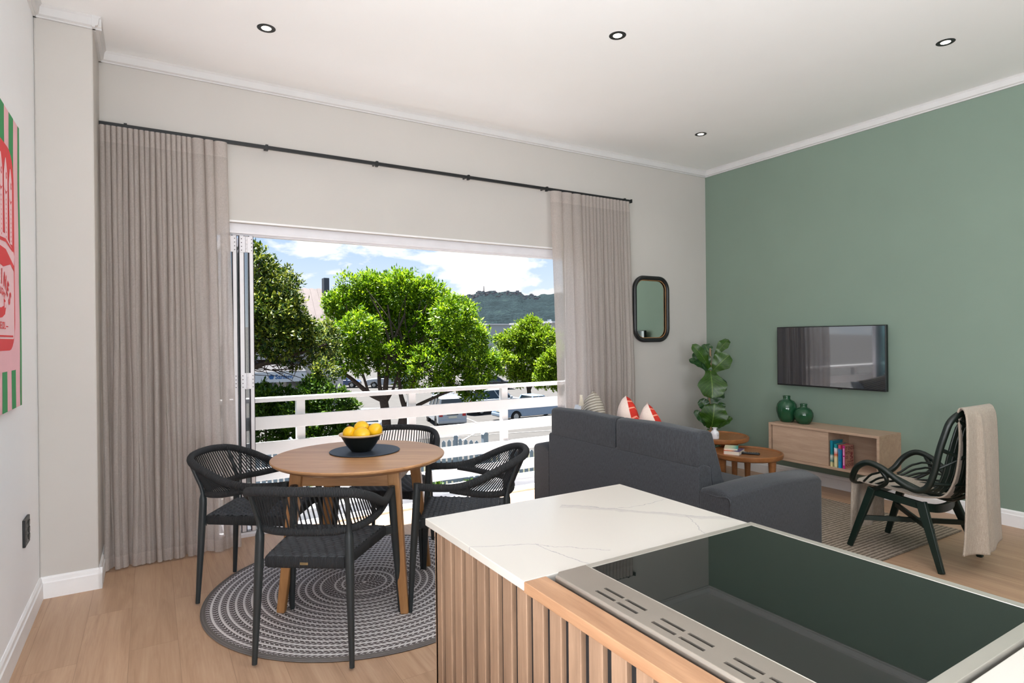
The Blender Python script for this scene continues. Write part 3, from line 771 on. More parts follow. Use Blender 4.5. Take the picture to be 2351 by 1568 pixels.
# ================================================================ DINING CHAIRS
def make_chair():
    r = empty('dining_chair', (0, 0, 0), cat='chair', group='rope dining chairs round the table')
    top = [(.262, .232, .652), (.275, .13, .648), (.292, .02, .655), (.298, -.08, .684), (.284, -.185, .732), (.236, -.282, .772), (.138, -.340, .789), (0, -.358, .793)]
    top = top + [(-x, y, z) for x, y, z in top[-2::-1]]
    low = [(.283, .06, .640), (.284, -.02, .625), (.266, -.11, .608), (.220, -.20, .598), (.13, -.258, .594), (0, -.274, .594)]
    low = low + [(-x, y, z) for x, y, z in low[-2::-1]]
    T = catmull(top, 8); Lw = catmull(low, 8)
    MB().tube(T, .0185, 12, flat=1.15).build('arm_rail', M['wrap'], r, smooth=60)
    MB().tube(Lw, .0165, 10, flat=1.1).build('back_rail', M['wrap'], r, smooth=60)
    # wrapped web where the rails converge at each arm
    for s in (1, -1):
        mb = MB()
        a = [Vector((s*p[0], p[1], p[2])) for p in [(.274, .15, .648), (.283, .06, .650), (.290, -.0, .653), (.296, -.045, .665)]]
        b = [Vector((s*p[0], p[1], p[2])) for p in [(.274, .15, .646), (.282, .06, .635), (.286, .0, .626), (.281, -.05, .616)]]
        for off in (-.014, .014):
            vs = [p+Vector((off, 0, 0)) for p in a]+[p+Vector((off, 0, 0)) for p in b]
            uv = []
            mb.add(vs, [(i, i+1, 5+i, 4+i) for i in range(3)], 0, [[(i*.06, 0), (i*.06+.06, 0), (i*.06+.06, 1), (i*.06, 1)] for i in range(3)])
        mb.build('arm_wrap', M['wrap'], r, smooth=60)
    def at(path, t):
        f = t*(len(path)-1); i = min(int(f), len(path)-2); return path[i].lerp(path[i+1], f-i)
    mb = MB(); n = 54
    for k in range(n):
        t = k/(n-1)
        a = at(T, .235+.53*t); b = at(Lw, .07+.86*t)
        q = Vector((0, 0, .012)); mb.tube([a-q*.5, a*.5+b*.5+Vector((0, 0, 0)), b+q*.5], .0038, 5)
    mb.build('back_cords', M['cord'], r, smooth=60)
    for s in (1, -1):
        p = catmull([(s*.222, -.268, 0.0), (s*.214, -.255, .25), (s*.208, -.245, .46), (s*.205, -.243, .60), (s*.213, -.275, .70), (s*.219, -.302, .772)], 4)
        rad = [.0115+.008*min(1, q.z/.4) for q in p]; rad = [x if q.z < .6 else .0105 for x, q in zip(rad, p)]
        MB().tube(p, rad, 12).build('leg', M['chairm'], r, smooth=50)
    for s in (1, -1):
        p = catmull([(s*.295, .275, 0.0), (s*.283, .262, .25), (s*.272, .248, .46), (s*.262, .236, .672)], 4)
        rad = [.0115+.0085*min(1, q.z/.4) for q in p]
        MB().tube(p, rad, 12).build('leg', M['chairm'], r, smooth=50)
    for s in (1, -1):
        MB().bar((s*.20, .215, .440), (s*.272, .246, .448), .045, .022).build('seat_bracket', M['chairm'], r, smooth=0, bevel=.004)
        MB().bar((s*.19, -.235, .440), (s*.210, -.246, .44), .045, .022).build('seat_bracket', M['chairm'], r, smooth=0, bevel=.004)
    # seat: trapezoid rope-wrapped frame + herringbone woven top
    def half(v): return .192+.048*v
    y0, y1 = -.245, .235
    poly = []
    def outline(o):
        pts = []
        for (cx, cy, a0) in ((half(1)-.03, y1-.03, 0), (-half(1)+.03, y1-.03, 90), (-half(0)+.03, y0+.03, 180), (half(0)-.03, y0+.03, 270)):
            for k in range(5):
                a = radians(a0+90*k/4); pts.append((cx+(.03+o)*cos(a), cy+(.03+o)*sin(a)))
        return pts
    O1 = outline(0); O2 = outline(-.006); n = len(O1); per = [0]
    mb = MB(); vs = []; fs = []; uv = []
    rings = [(O2, .421), (O1, .428), (O1, .462), (O2, .470), (outline(-.018), .471)]
    for O, z in rings: vs += [(x, y, z) for x, y in O]
    for k in range(n): per.append(per[-1]+math.dist(O1[k], O1[(k+1) % n]))
    for j in range(len(rings)-1):
        for k in range(n):
            k2 = (k+1) % n; fs.append((j*n+k, j*n+k2, (j+1)*n+k2, (j+1)*n+k))
            uv.append([(per[k], 0), (per[k+1], 0), (per[k+1], 1), (per[k], 1)])
    fs.append(tuple(range(n))[::-1]); uv.append([(0, 0)]*n)
    mb.add(vs, fs, 0, uv); mb.build('seat_frame', M['wrap'], r, smooth=60)
    def fn(u, v):
        h = half(v)-.012; x = (u*2-1)*h; y = y0+.010+(y1-y0-.020)*v
        i = v*17; j = u*9
        row = int(i); ph = j+row*.33
        zz = .010*abs(sin(pi*i))**.8*(.15+.85*abs(sin(pi*ph)))
        return (x, y, .4675+zz-.006*sin(pi*u)*sin(pi*v))
    MB().grid(fn, 88, 130).build('woven_seat', M['seat'], r, smooth=80)
    tg = MB().box(-.018, -.2475, .4385, .018, -.245, .4495).build('brass_tag', M['brass'], r, smooth=0)
    mb = MB()
    for q in range(7):
        mb.box(-.0115+q*.0035, -.2478, .4415, -.0103+q*.0035, -.2474, .4465)
    mb.build('engraving', M['blackm'], tg, smooth=0)
    return r
ch0 = make_chair()
def face(fx, fy): return math.atan2(fy, fx)-pi/2
places = [((.717, 2.955), (.58, .814), 'black rope chair in the foreground with its back to the viewer'),
          ((.551, 3.757), (.858, -.513), 'black rope chair on the left of the table beside the curtain'),
          ((1.542, 3.088), (-.866, .5), 'black rope chair on the right of the table behind the worktop'),
          ((1.380, 3.890), (-.62, -.785), 'black rope chair on the balcony side, mostly hidden behind the table')]
for i, (p, f_, lb) in enumerate(places):
    o = ch0 if i == 0 else copy_tree(ch0)
    o.location = (p[0], p[1], .012); o.rotation_euler = (0, 0, face(*f_)); o['label'] = lb
# ================================================================ SOFA
sf = empty('sofa', (2.80, 2.25, 0), label='charcoal two seat sofa with its back to the kitchen island', cat='sofa')
# local: x 0..0.90 (depth, front at +x), y 0..2.03 (length)
SD, SLn, AW = .89, 2.03, .225
def rbox(name, x0, y0, z0, x1, y1, z1, r, m, par, seg=4, bulge=0):
    o = MB().box(x0, y0, z0, x1, y1, z1).build(name, m, par, smooth=60, bevel=r, seg=seg); return o
rbox('base', .03, .03, .05, SD-.02, SLn-.03, .30, .015, M['sofa'], sf)
# arms: top slightly crowned
def arm(y0, y1):
    mb = MB(); n = 10
    prof = [(y0, .04)] + [(y0, .53)] + [(y0+.01+(y1-y0-.02)*k/n, .545+.022*sin(pi*k/n)) for k in range(n+1)] + [(y1, .53), (y1, .04)]
    xs = [.0, .02, .45, SD-.03, SD]; hs = [-.012, 0, .016, .0, -.02]
    vs = []; fs = []; m_ = len(prof)
    for x, h in zip(xs, hs):
        for (y, z) in prof: vs.append((x, y, z+(h if z > .5 else 0)))
    for j in range(len(xs)-1):
        for k in range(m_-1): fs.append((j*m_+k, (j+1)*m_+k, (j+1)*m_+k+1, j*m_+k+1))
        fs.append((j*m_+m_-1, (j+1)*m_+m_-1, (j+1)*m_, j*m_))
    fs.append(tuple(range(m_))); fs.append(tuple((len(xs)-1)*m_+k for k in range(m_))[::-1])
    mb.add(vs, fs); return mb
a1 = arm(0, AW).build('armrest', M['sofa'], sf, smooth=45, bevel=.012, seg=3)
a2 = arm(SLn-AW-.01, SLn).build('armrest', M['sofa'], sf, smooth=45, bevel=.012, seg=3)
MB().tube(catmull([(.003, AW, .525), (.0, .10, .520), (-.001, .006, .522), (.0, .002, .40), (.0, .002, .06)], 6), .0035, 6).build('piping', M['sofa'], sf)
# back panel
mb = MB().prism([(0, .04), (.0, .655), (.012, .672), (.05, .676), (.10, .66), (.14, .30), (.14, .04)], (0, AW-.003, 0), (1, 0, 0), (0, 0, 1), (0, SLn-2*AW-.004, 0))
mb.build('back_panel', M['sofa'], sf, smooth=40, bevel=.006)
# seat cushions
ym = SLn/2
rbox('seat_cushion', .15, AW+.005, .30, SD+.01, ym-.004, .43, .035, M['sofa'], sf)
rbox('seat_cushion', .15, ym+.004, .30, SD+.01, SLn-AW-.015, .43, .035, M['sofa'], sf)
def backc(y0, y1):
    prof = [(.004, .66), (.004, .855), (.012, .872), (.05, .882), (.10, .878), (.128, .862), (.235, .55), (.27, .43), (.15, .43), (.10, .66)]
    mb = MB(); n = len(prof); ys = [(y0, 0), (y0+.012, 1), (y0+.06, 1.0), ((y0+y1)/2, 1.0), (y1-.06, 1.0), (y1-.012, 1), (y1, 0)]
    vs = []; fs = []
    for y, t in ys:
        cx, cz = .11, .67
        k = .97+.03*t
        for (x, z) in prof:
            zz = cz+(z-cz)*k; xx = cx+(x-cx)*k
            if z > .85 and abs(y-(y0+y1)/2) < .1: zz += .010
            vs.append((xx, y, zz))
    for j in range(len(ys)-1):
        for k in range(n): fs.append((j*n+k, j*n+(k+1) % n, (j+1)*n+(k+1) % n, (j+1)*n+k))
    fs.append(tuple(range(n))[::-1]); fs.append(tuple((len(ys)-1)*n+k for k in range(n)))
    mb.add(vs, fs); return mb.build('back_cushion', M['sofa'], sf, smooth=50, bevel=.008, seg=3)
backc(AW+.004, .974); backc(.984, SLn-AW-.035)
for x in (.08, SD-.1):
    for y in (.08, SLn-.08): MB().box(x-.03, y-.03, 0, x+.03, y+.03, .06).build('foot', M['plastic'], sf, smooth=0)

def pillow(name, mats, w, h, t, label, M4, group=None, mat_fn=None):
    mb = MB(); n = 18
    for side in (1, -1):
        def fn(u, v):
            a, b = u*2-1, v*2-1
            pin = 1-.07*(a*a*(1-b*b)*1.0) ; pin2 = 1-.07*(b*b*(1-a*a))
            x = a*w/2*pin2*(1) ; y = b*h/2*pin
            x = a*w/2*(1-.08*(1-abs(b)**2)*abs(a)**3); y = b*h/2*(1-.08*(1-abs(a)**2)*abs(b)**3)
            d = t/2*((1-a**4)*(1-b**4))**.55
            return (x, side*d, y)
        mb.grid(fn, n, n, 0 if side > 0 else (1 if len(mats) > 1 else 0))
    o = mb.build(name, mats, smooth=60); o.matrix_world = M4
    return tag(o, label, 'cushion', group)
def m_striped():
    m, nt, b = newmat('cream_corded_cushion')
    tc = N(nt, 'ShaderNodeTexCoord'); sp = N(nt, 'ShaderNodeSeparateXYZ'); nt.links.new(tc.outputs['Object'], sp.inputs[0])
    nz = noise(nt, tc.outputs['Object'], 8, 2)
    q = mathn(nt, 'SINE', mathn(nt, 'ADD', mathn(nt, 'MULTIPLY', sp.outputs['Z'], 2*pi/.022), mathn(nt, 'MULTIPLY', nz, 2)))
    nt.links.new(ramp(nt, q, [(.1, lin('#a59c8d')), (.7, lin('#ddd6c8'))]), b.inputs['Base Color'])
    b.inputs['Roughness'].default_value = .95; bump(nt, b, q, .8, .006); return m
def m_pattern():
    m, nt, b = newmat('red_coral_print_fabric')
    v = coords(nt, (1, 1, 1)); w = N(nt, 'ShaderNodeTexWave', wave_type='BANDS', bands_direction='DIAGONAL')
    w.inputs['Scale'].default_value = 3.4; w.inputs['Distortion'].default_value = 3; w.inputs['Detail'].default_value = 0; nt.links.new(v, w.inputs[0])
    nt.links.new(ramp(nt, w.outputs['Fac'], [(0, lin('#c2281a')), (.45, lin('#ea8a72')), (.62, lin('#f0b49e')), (.7, lin('#cc2a1a'))], 'CONSTANT'), b.inputs['Base Color'])
    b.inputs['Roughness'].default_value = .85; return m
M['cream'] = m_striped(); M['redprint'] = m_pattern(); M['blush'] = fabric('blush_cushion_back', '#d9c3b6', '#ead8cd', 600)
M['palecush'] = fabric('pale_blue_grey_cushion', '#b9c1c9', '#d3d9de', 600)
def pm4(loc, rz, tilt, lean=0):
    return Matrix.Translation(loc) @ Matrix.Rotation(rz, 4, 'Z') @ Matrix.Rotation(lean, 4, 'X') @ Matrix.Rotation(tilt, 4, 'Y')
CT = [
 pillow('cushion', [M['palecush']], .42, .42, .13, 'pale blue grey cushion at the left end of the sofa behind the corded one', pm4((3.20, 4.03, .70), radians(75), radians(14), radians(-6)), 'loose cushions on the sofa'),
 pillow('cushion', [M['cream']], .47, .47, .16, 'cream corded cushion with a tassel at the left end of the sofa', pm4((3.16, 3.89, .735), radians(66), radians(20), radians(-10)), 'loose cushions on the sofa'),
 pillow('cushion', [M['redprint'], M['blush']], .44, .44, .17, 'blush cushion with red printed front, taller of the two peaks', pm4((3.19, 3.51, .70), radians(-122), radians(42), radians(4)), 'loose cushions on the sofa'),
 pillow('cushion', [M['redprint'], M['blush']], .43, .43, .16, 'blush cushion with red printed front, lower peak nearer the coffee tables', pm4((3.19, 3.26, .667), radians(-114), radians(36), radians(4)), 'loose cushions on the sofa'),
]
# tassel on the corded cushion
mb = MB().tube([(0, 0, 0), (0, 0, -.02)], .012, 10)
for k in range(34):
    a = k*2.4; r0 = .010*math.sqrt(k/34); mb.tube([(r0*cos(a), r0*sin(a), -.015), (r0*1.6*cos(a), r0*1.6*sin(a), -.05), (r0*2.4*cos(a), r0*2.4*sin(a), -.088-.004*sin(k))], .0022, 4)
ts = mb.build('tassel', fabric('cream_tassel', '#c8bda9', '#e4dccb', 600), CT[1], smooth=50)
ts.matrix_parent_inverse = CT[1].matrix_world.inverted(); ts.location = (3.06, 3.945, .975)

# ================================================================ LIVING RUG
rg = MB().box(-1.45, -.85, .0005, .85, .85, .009).build('area_rug', M['rug2'], smooth=0, bevel=.003)
rg.location = (4.24, 2.885, 0); tag(rg, 'ribbed taupe rectangular rug under the armchair and coffee tables', 'rug')

# ================================================================ COFFEE TABLES
def ctable(loc, R_, zt, th, label, legs, rot):
    t = empty('coffee_table', (loc[0], loc[1], .009), rot, label=label, cat='coffee table', group='round nesting coffee tables')
    zt -= .009
    MB().lathe([(0, zt-th), (R_*.93, zt-th), (R_*.985, zt-th*.8), (R_, zt-th*.45), (R_, zt-.006), (R_-.006, zt), (R_-.016, zt), (R_-.024, zt-.012), (0, zt-.014)], 64, caps=False).build('tray_top', M['walnut'], t, smooth=40)
    for k in range(legs):
        a = 2*pi*k/legs; x, y = cos(a)*R_*.78, sin(a)*R_*.78
        mb = MB().tube([(x, y, 0), (x, y, (zt-th)*.6), (x, y, zt-th+.005)], [.020, .026, .034], 14)
        mb.build('leg', M['walnut'], t, smooth=50)
    return t
ctable((4.66, 3.90), .298, .50, .048, 'taller round wooden coffee table carrying the white bottle', 3, .4)
ctable((4.53, 3.455), .300, .425, .048, 'lower round wooden coffee table carrying two books and a remote', 3, -1.457)
bt = empty('reed_diffuser', (4.545, 3.82, .487), label='small white glass diffuser bottle on the taller coffee table', cat='bottle')
MB().lathe([(0, 0), (.036, 0), (.039, .004), (.039, .055), (.034, .068), (.018, .078), (.016, .085), (.016, .098), (.024, .100), (.025, .104), (.016, .106), (0, .106)], 32, caps=False).build('bottle_body', plain('white_bottle_glaze', '#e9e9ee', .25), bt, smooth=50)
mb = MB()
for q, w in ((.040, .012), (.034, .018), (.028, .010)): mb.box(-w, -.0398, q, w, -.0394, q+.0016)
mb.build('label_print', plain('grey_print', '#9a9aa2', .5), bt, smooth=0)
# books on low table
tz = .411
bx, by = 4.405, 3.475
def book(name, loc, rz, w, d, t, cover, label, group, spine=None, upright=False, pages='#e6dccb'):
    e = empty(name, loc, rz, label=label, cat='book', group=group)
    c = .0018
    # closed book lying: x = width (spine at -x), y = length, z = thickness
    MB().box(0.002, .003, c, w-.003, d-.003, t-c).build('page_block', plain('pages', pages, .8), e, smooth=0)
    MB().box(0, 0, 0, w, d, c).box(0, 0, t-c, w, d, t).box(0, 0, 0, c, d, t).build('cover', cover, e, smooth=0)
    return e
def m_cover(name, stops, axis='X', scale=9):
    m, nt, b = newmat(name); tc = N(nt, 'ShaderNodeTexCoord'); sp = N(nt, 'ShaderNodeSeparateXYZ'); nt.links.new(tc.outputs['Object'], sp.inputs[0])
    f = mathn(nt, 'ADD', mathn(nt, 'MULTIPLY', sp.outputs[axis], scale), mathn(nt, 'MULTIPLY', noise(nt, tc.outputs['Object'], 30, 2), .12))
    nt.links.new(ramp(nt, f, [(p, lin(c)) for p, c in stops]), b.inputs['Base Color']); b.inputs['Roughness'].default_value = .35; return m
book('paperback_book', (4.315, 3.535, tz), radians(-66), .135, .185, .034, m_cover('red_orange_cover', [(.1, '#d84a2c'), (.5, '#e57a4a'), (.8, '#5a4a78')], 'X', 7), 'thick paperback with orange red cover, lower of the two on the coffee table', 'paperbacks on the coffee table')
book('paperback_book', (4.335, 3.545, tz+.0345), radians(-54), .115, .17, .016, m_cover('cream_teal_cover', [(.2, '#e7dfc0'), (.6, '#cfe0c4'), (.9, '#2fa39c')], 'X', 8), 'slim cream and teal paperback on top of the orange one', 'paperbacks on the coffee table')
rc = empty('remote_control', (4.500, 3.395, tz), radians(32), label='black remote control beside the books on the coffee table', cat='remote control')
MB().box(-.021, -.075, 0, .021, .075, .018).build('remote_body', M['plastic'], rc, smooth=60, bevel=.008, seg=3)
mb = MB()
for i in range(3):
    for j in range(5): mb.tube([(-.012+.012*i, -.055+.018*j, .018), (-.012+.012*i, -.055+.018*j, .0195)], .003, 8)
mb.tube([(0, .045, .018), (0, .045, .020)], .011, 14)
mb.build('buttons', plain('pale_buttons', '#8d9296', .4), rc, smooth=0)

# ================================================================ CONSOLE + TV
cs = empty('floating_console', (5.534, 0, 0), label='pale oak floating media console with sliding door on the green wall', cat='console')
CX0 = 5.18-5.534; CY0, CY1, CZ0, CZ1 = 2.66, 3.70, .255, .605; T_ = .022
MB().box(CX0, CY0, CZ1-T_, -.001, CY1, CZ1).build('top_panel', M['consolex'], cs, smooth=0, bevel=.0015)
MB().box(CX0, CY0, CZ0, -.001, CY1, CZ0+T_).build('bottom_panel', M['consolex'], cs, smooth=0, bevel=.0015)
MB().box(CX0, CY0, CZ0+T_, -.001, CY0+T_, CZ1-T_).build('side_panel', M['consolex'], cs, smooth=0, bevel=.001)
MB().box(CX0, CY1-T_, CZ0+T_, -.001, CY1, CZ1-T_).build('side_panel', M['consolex'], cs, smooth=0, bevel=.001)
MB().box(CX0+.025, 3.105, CZ0+T_, -.001, 3.105+.018, CZ1-T_).build('divider', M['consolex'], cs, smooth=0)
MB().box(-.012, CY0+T_, CZ0+T_, -.001, CY1-T_, CZ1-T_).build('back_panel', M['consolex'], cs, smooth=0)
MB().box(CX0+.012, 3.105, CZ0+T_+.002, CX0+.028, CY1-T_-.012, CZ1-T_-.002).build('sliding_door', M['consolex'], cs, smooth=0, bevel=.001)

tv = empty('television', (5.534, 3.265, 1.247), label='flat screen television mounted on the sage green wall', cat='television')
TW, TH = 1.052, .585
MB().box(-.078, -TW/2, -TH/2, -.040, TW/2, TH/2).build('housing', M['plastic'], tv, smooth=0, bevel=.003)
MB().box(-.0795, -TW/2+.008, -TH/2+.014, -.0775, TW/2-.008, TH/2-.008).build('screen', M['screen'], tv, smooth=0)
MB().box(-.04, -.2, -.15, -.001, .2, .15).build('wall_bracket', M['blackm'], tv, smooth=0)
MB().box(-.081, -.13, -TH/2-.006, -.06, -.10, -TH/2+.002).build('sensor', M['plastic'], tv, smooth=0)

v = MB().lathe([(0, 0), (.050, 0), (.062, .006), (.080, .045), (.094, .10), (.096, .135), (.088, .175), (.068, .203), (.045, .215), (.034, .222), (.033, .243), (.036, .252), (.032, .256), (.025, .25), (.025, .21)], 48, caps=False).build('ceramic_vase', M['vase'], smooth=70)
v.location = (5.355, 3.620, .605); tag(v, 'taller glossy green vase on the console', 'vase', 'green vases on the console')
v = MB().lathe([(0, 0), (.045, 0), (.056, .005), (.075, .035), (.086, .075), (.084, .105), (.070, .135), (.048, .152), (.031, .158), (.030, .178), (.034, .188), (.030, .192), (.023, .186), (.023, .15)], 48, caps=False).build('ceramic_vase', M['vase'], smooth=70)
v.location = (5.355, 3.442, .605); tag(v, 'shorter rounder green vase on the console', 'vase', 'green vases on the console')

# books standing in the console bay: x = depth (spine toward the room), y thickness
BZ = CZ0+T_
def upbook(y1, t, h, d, spine_m, label, x0=5.20, extra=None, covm=None):
    e = empty('paperback_book', (x0, y1, BZ), label=label, cat='book', group='paperbacks in the console bay')
    c = .0016; covm = covm or spine_m
    MB().box(.002, -t+c, .002, d-.002, -c, h-.003).build('page_block', plain('pages', '#c9a27c', .8), e, smooth=0)
    MB().box(0, -t, 0, c, 0, h, 0).box(0, -t, 0, d, -t+c, h, 1).box(0, -c, 0, d, 0, h, 1).build('cover', [spine_m, covm], e, smooth=0)
    return e
e = upbook(3.093, .026, .232, .155, m_cover('teal_book', [(.2, '#d6cf9a'), (.25, '#1f7a78'), (.45, '#d9ddd0'), (.55, '#147d86'), (.9, '#1188a0')], 'Z', 4.3), 'tall teal paperback, leftmost in the console bay')
MB().text('SUMMER', .014, (-.0006, -.013, .15), (0, 0, -1), (0, -1, 0), 0).build('spine_text', plain('navy_print', '#0f4a6a', .5), e, smooth=0) if False else None
e = upbook(3.057, .028, .206, .135, m_cover('sunset_book', [(.02, '#2a9a78'), (.12, '#e9dfae'), (.45, '#f0e2b0'), (.6, '#dd5a26'), (.75, '#eadfe4'), (.88, '#e3e6ee'), (.9, '#1d8f96')], 'Z', 4.8), 'paperback with teal, white and orange banded spine in the console bay')
e = upbook(3.019, .024, .203, .135, m_cover('blue_book', [(.03, '#d9eaf2'), (.08, '#1b93cf'), (.85, '#2f9ad0'), (.93, '#d8506a')], 'Z', 4.9), 'bright blue spined paperback in the console bay')
mb = MB()
for k in range(9): mb.box(-.0006, -.018, .06+k*.013, 0, -.007, .068+k*.013)
mb.build('spine_lettering', plain('blue_print', '#2a4f8c', .5), e, smooth=0)
e = upbook(2.981, .022, .203, .135, plain('magenta_spine', '#c2257f', .4), 'magenta spined paperback with a lettered blush cover, rightmost in the console bay', covm=plain('blush_book_cover', '#b58472', .5))
mb = MB()
for k in range(12):
    if k != 6: mb.box(-.0006, -.016, .03+k*.0125, 0, -.007, .0395+k*.0125)
mb.build('spine_lettering', plain('white_print', '#f3dce8', .5), e, smooth=0)
mb = MB()
def line_(s, z, size, x, al='LEFT', sx=1): mb.text(s, size, (x, -.0226, z), (1, 0, 0), (0, 0, 1), 0, al, sx=sx, bold=.0006)
line_('IT ENDS', .175, .043, .005, sx=.86); line_('WITH', .135, .040, .005, sx=.8); line_('US:', .098, .040, .005, sx=.8); line_('COLLEEN', .058, .020, .03); line_('HOOVER', .028, .040, .005, sx=.78)
mb.build('cover_lettering', plain('oxblood_print', '#5e1e22', .5), e, smooth=0)
mb = MB()
for (cx, cz, r_) in ((.105, .125, .016), (.112, .09, .013), (.092, .105, .011), (.118, .062, .010), (.09, .078, .008)):
    for k in range(6):
        a = k*pi/3+cx*50
        mb.flat([(cx+r_*.55*cos(a)+r_*.5*cos(b), cz+r_*.55*sin(a)+r_*.5*sin(b)) for b in [2*pi*q/8 for q in range(8)]], (0, -.0223-.00002*k, 0), (1, 0, 0), (0, 0, 1))
mb.build('cover_flowers', plain('faded_red_print', '#8a3a3c', .5), e, smooth=0)

# ================================================================ FIDDLE LEAF FIG
def m_fig(name, c1, c2):
    m, nt, b = newmat(name)
    tc = N(nt, 'ShaderNodeTexCoord'); sp = N(nt, 'ShaderNodeSeparateXYZ'); nt.links.new(tc.outputs['UV'], sp.inputs[0])
    ax = mathn(nt, 'ABSOLUTE', mathn(nt, 'SUBTRACT', sp.outputs['X'], .5))
    mid = mathn(nt, 'LESS_THAN', ax, .012)
    w = mathn(nt, 'FRACT', mathn(nt, 'SUBTRACT', mathn(nt, 'MULTIPLY', sp.outputs['Y'], 8), mathn(nt, 'MULTIPLY', ax, 6)))
    vn = mathn(nt, 'LESS_THAN', w, .07)
    s = mathn(nt, 'MAXIMUM', mid, mathn(nt, 'MULTIPLY', vn, .5))
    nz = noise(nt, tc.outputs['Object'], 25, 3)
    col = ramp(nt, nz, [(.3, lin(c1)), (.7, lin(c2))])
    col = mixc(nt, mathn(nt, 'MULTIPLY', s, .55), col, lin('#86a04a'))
    nt.links.new(col, b.inputs['Base Color']); b.inputs['Roughness'].default_value = .38
    bump(nt, b, w, .25, .004); return m
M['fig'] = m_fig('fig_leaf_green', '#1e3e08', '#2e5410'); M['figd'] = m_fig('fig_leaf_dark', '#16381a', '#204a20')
fg = empty('fiddle_leaf_fig', (5.06, 4.30, 0), label='fiddle leaf fig plant in the corner behind the coffee tables', cat='plant')
MB().lathe([(0, 0), (.11, 0), (.135, .02), (.15, .26), (.155, .28), (.145, .285), (.135, .27), (.13, .24), (0, .24)], 40, caps=False).build('pot', plain('charcoal_planter', '#2c2d2d', .6), fg, smooth=50)
MB().tube(catmull([(0, 0, .22), (-.008, .0, .55), (-.012, .01, .8), (.0, .0, 1.05), (-.004, 0, 1.33)], 6), [.010]*24+[.006], 8).build('stem', plain('fig_stem', '#8a7358', .8), fg)
# view-right direction at the plant and toward-camera direction (plant sits 6.6 m away)
vr = Vector((.855, -.52, 0)); vc = Vector((-.62, -.78, 0)).normalized(); up = Vector((0, 0, 1))
PXM = 1368/6.30
def leaf(base, tip, width, depth_tip, nrm_bias, m_, droop=.0, cup=.15):
    # base/tip given as (u,v) offsets in metres on the plane facing the viewer, depth toward viewer
    b_ = vr*base[0]+up*base[1]; t_ = vr*tip[0]+up*tip[1]+vc*depth_tip
    ax = t_-b_; L = ax.length; ax.normalize()
    nrm = (vc*nrm_bias[0]+up*nrm_bias[1]+vr*nrm_bias[2]); nrm = (nrm-ax*nrm.dot(ax)).normalized(); sd = ax.cross(nrm)
    def fn(u, v):
        a = u*2-1
        w = width*.5*min(1, v/.05+.1)*(.38+.62*min(1, v/.62)**1.6)*max(0, 1-v**6)**.5*(1-.10*sin(v*10))
        x = a*w
        p = b_+ax*(v*L)+sd*x+nrm*(cup*abs(a)*w + L*.12*sin(pi*v) + .008*sin(v*17)*a + droop*v*v*-L)
        return p
    MB().grid(fn, 12, 18).build('leaf', m_, fg, smooth=80)
def q(u, v): # photo-plane offsets measured at the plant's distance
    return ((u-1632)/PXM, 1.095-(v-850)/PXM)
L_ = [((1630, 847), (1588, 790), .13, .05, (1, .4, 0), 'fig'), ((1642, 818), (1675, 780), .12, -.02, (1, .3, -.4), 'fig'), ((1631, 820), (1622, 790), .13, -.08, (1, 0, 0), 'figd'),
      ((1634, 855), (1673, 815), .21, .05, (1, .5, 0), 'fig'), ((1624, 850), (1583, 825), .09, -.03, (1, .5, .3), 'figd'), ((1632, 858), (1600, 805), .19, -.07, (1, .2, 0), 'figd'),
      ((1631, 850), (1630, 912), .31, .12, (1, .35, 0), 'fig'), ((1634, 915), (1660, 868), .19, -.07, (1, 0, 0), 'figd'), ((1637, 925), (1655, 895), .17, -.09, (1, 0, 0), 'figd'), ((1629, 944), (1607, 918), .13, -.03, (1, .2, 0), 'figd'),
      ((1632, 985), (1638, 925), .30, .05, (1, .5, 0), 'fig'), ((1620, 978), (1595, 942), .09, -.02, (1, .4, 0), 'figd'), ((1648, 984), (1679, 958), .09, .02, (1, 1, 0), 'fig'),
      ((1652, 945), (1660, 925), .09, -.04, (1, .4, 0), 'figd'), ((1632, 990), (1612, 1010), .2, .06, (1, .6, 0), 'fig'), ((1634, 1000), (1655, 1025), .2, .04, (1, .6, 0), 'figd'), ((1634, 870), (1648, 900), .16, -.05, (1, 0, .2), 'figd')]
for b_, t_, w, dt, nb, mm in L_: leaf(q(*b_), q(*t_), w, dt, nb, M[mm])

# ================================================================ RATTAN ARMCHAIR
ac = empty('rattan_armchair', (4.335, 2.01, 0), label='black rattan lounge armchair with dark wooden legs on the right', cat='armchair')
cx, cy = 4.335, 2.01
def w2l(p): return (p[0]-cx, p[1]-cy, p[2])
half_ = [(0, 2.275, .435), (-.10, 2.285, .437), (-.20, 2.285, .450), (-.27, 2.262, .485), (-.305, 2.215, .565), (-.318, 2.14, .612), (-.315, 2.05, .592), (-.305, 1.95, .525), (-.298, 1.86, .488),
         (-.293, 1.798, .515), (-.287, 1.762, .61), (-.280, 1.737, .74), (-.268, 1.713, .84), (-.250, 1.692, .92), (-.205, 1.668, .965), (-.13, 1.652, .978), (-.06, 1.645, .982), (0, 1.643, .984)]
loop = [(x, y-cy, z) for x, y, z in half_] + [(-x, y-cy, z) for x, y, z in half_[-2:0:-1]]
MB().tube(catmull(loop, 5, True), .0195, 12, closed=True).build('outer_frame', M['black_rattan'], ac, smooth=60)
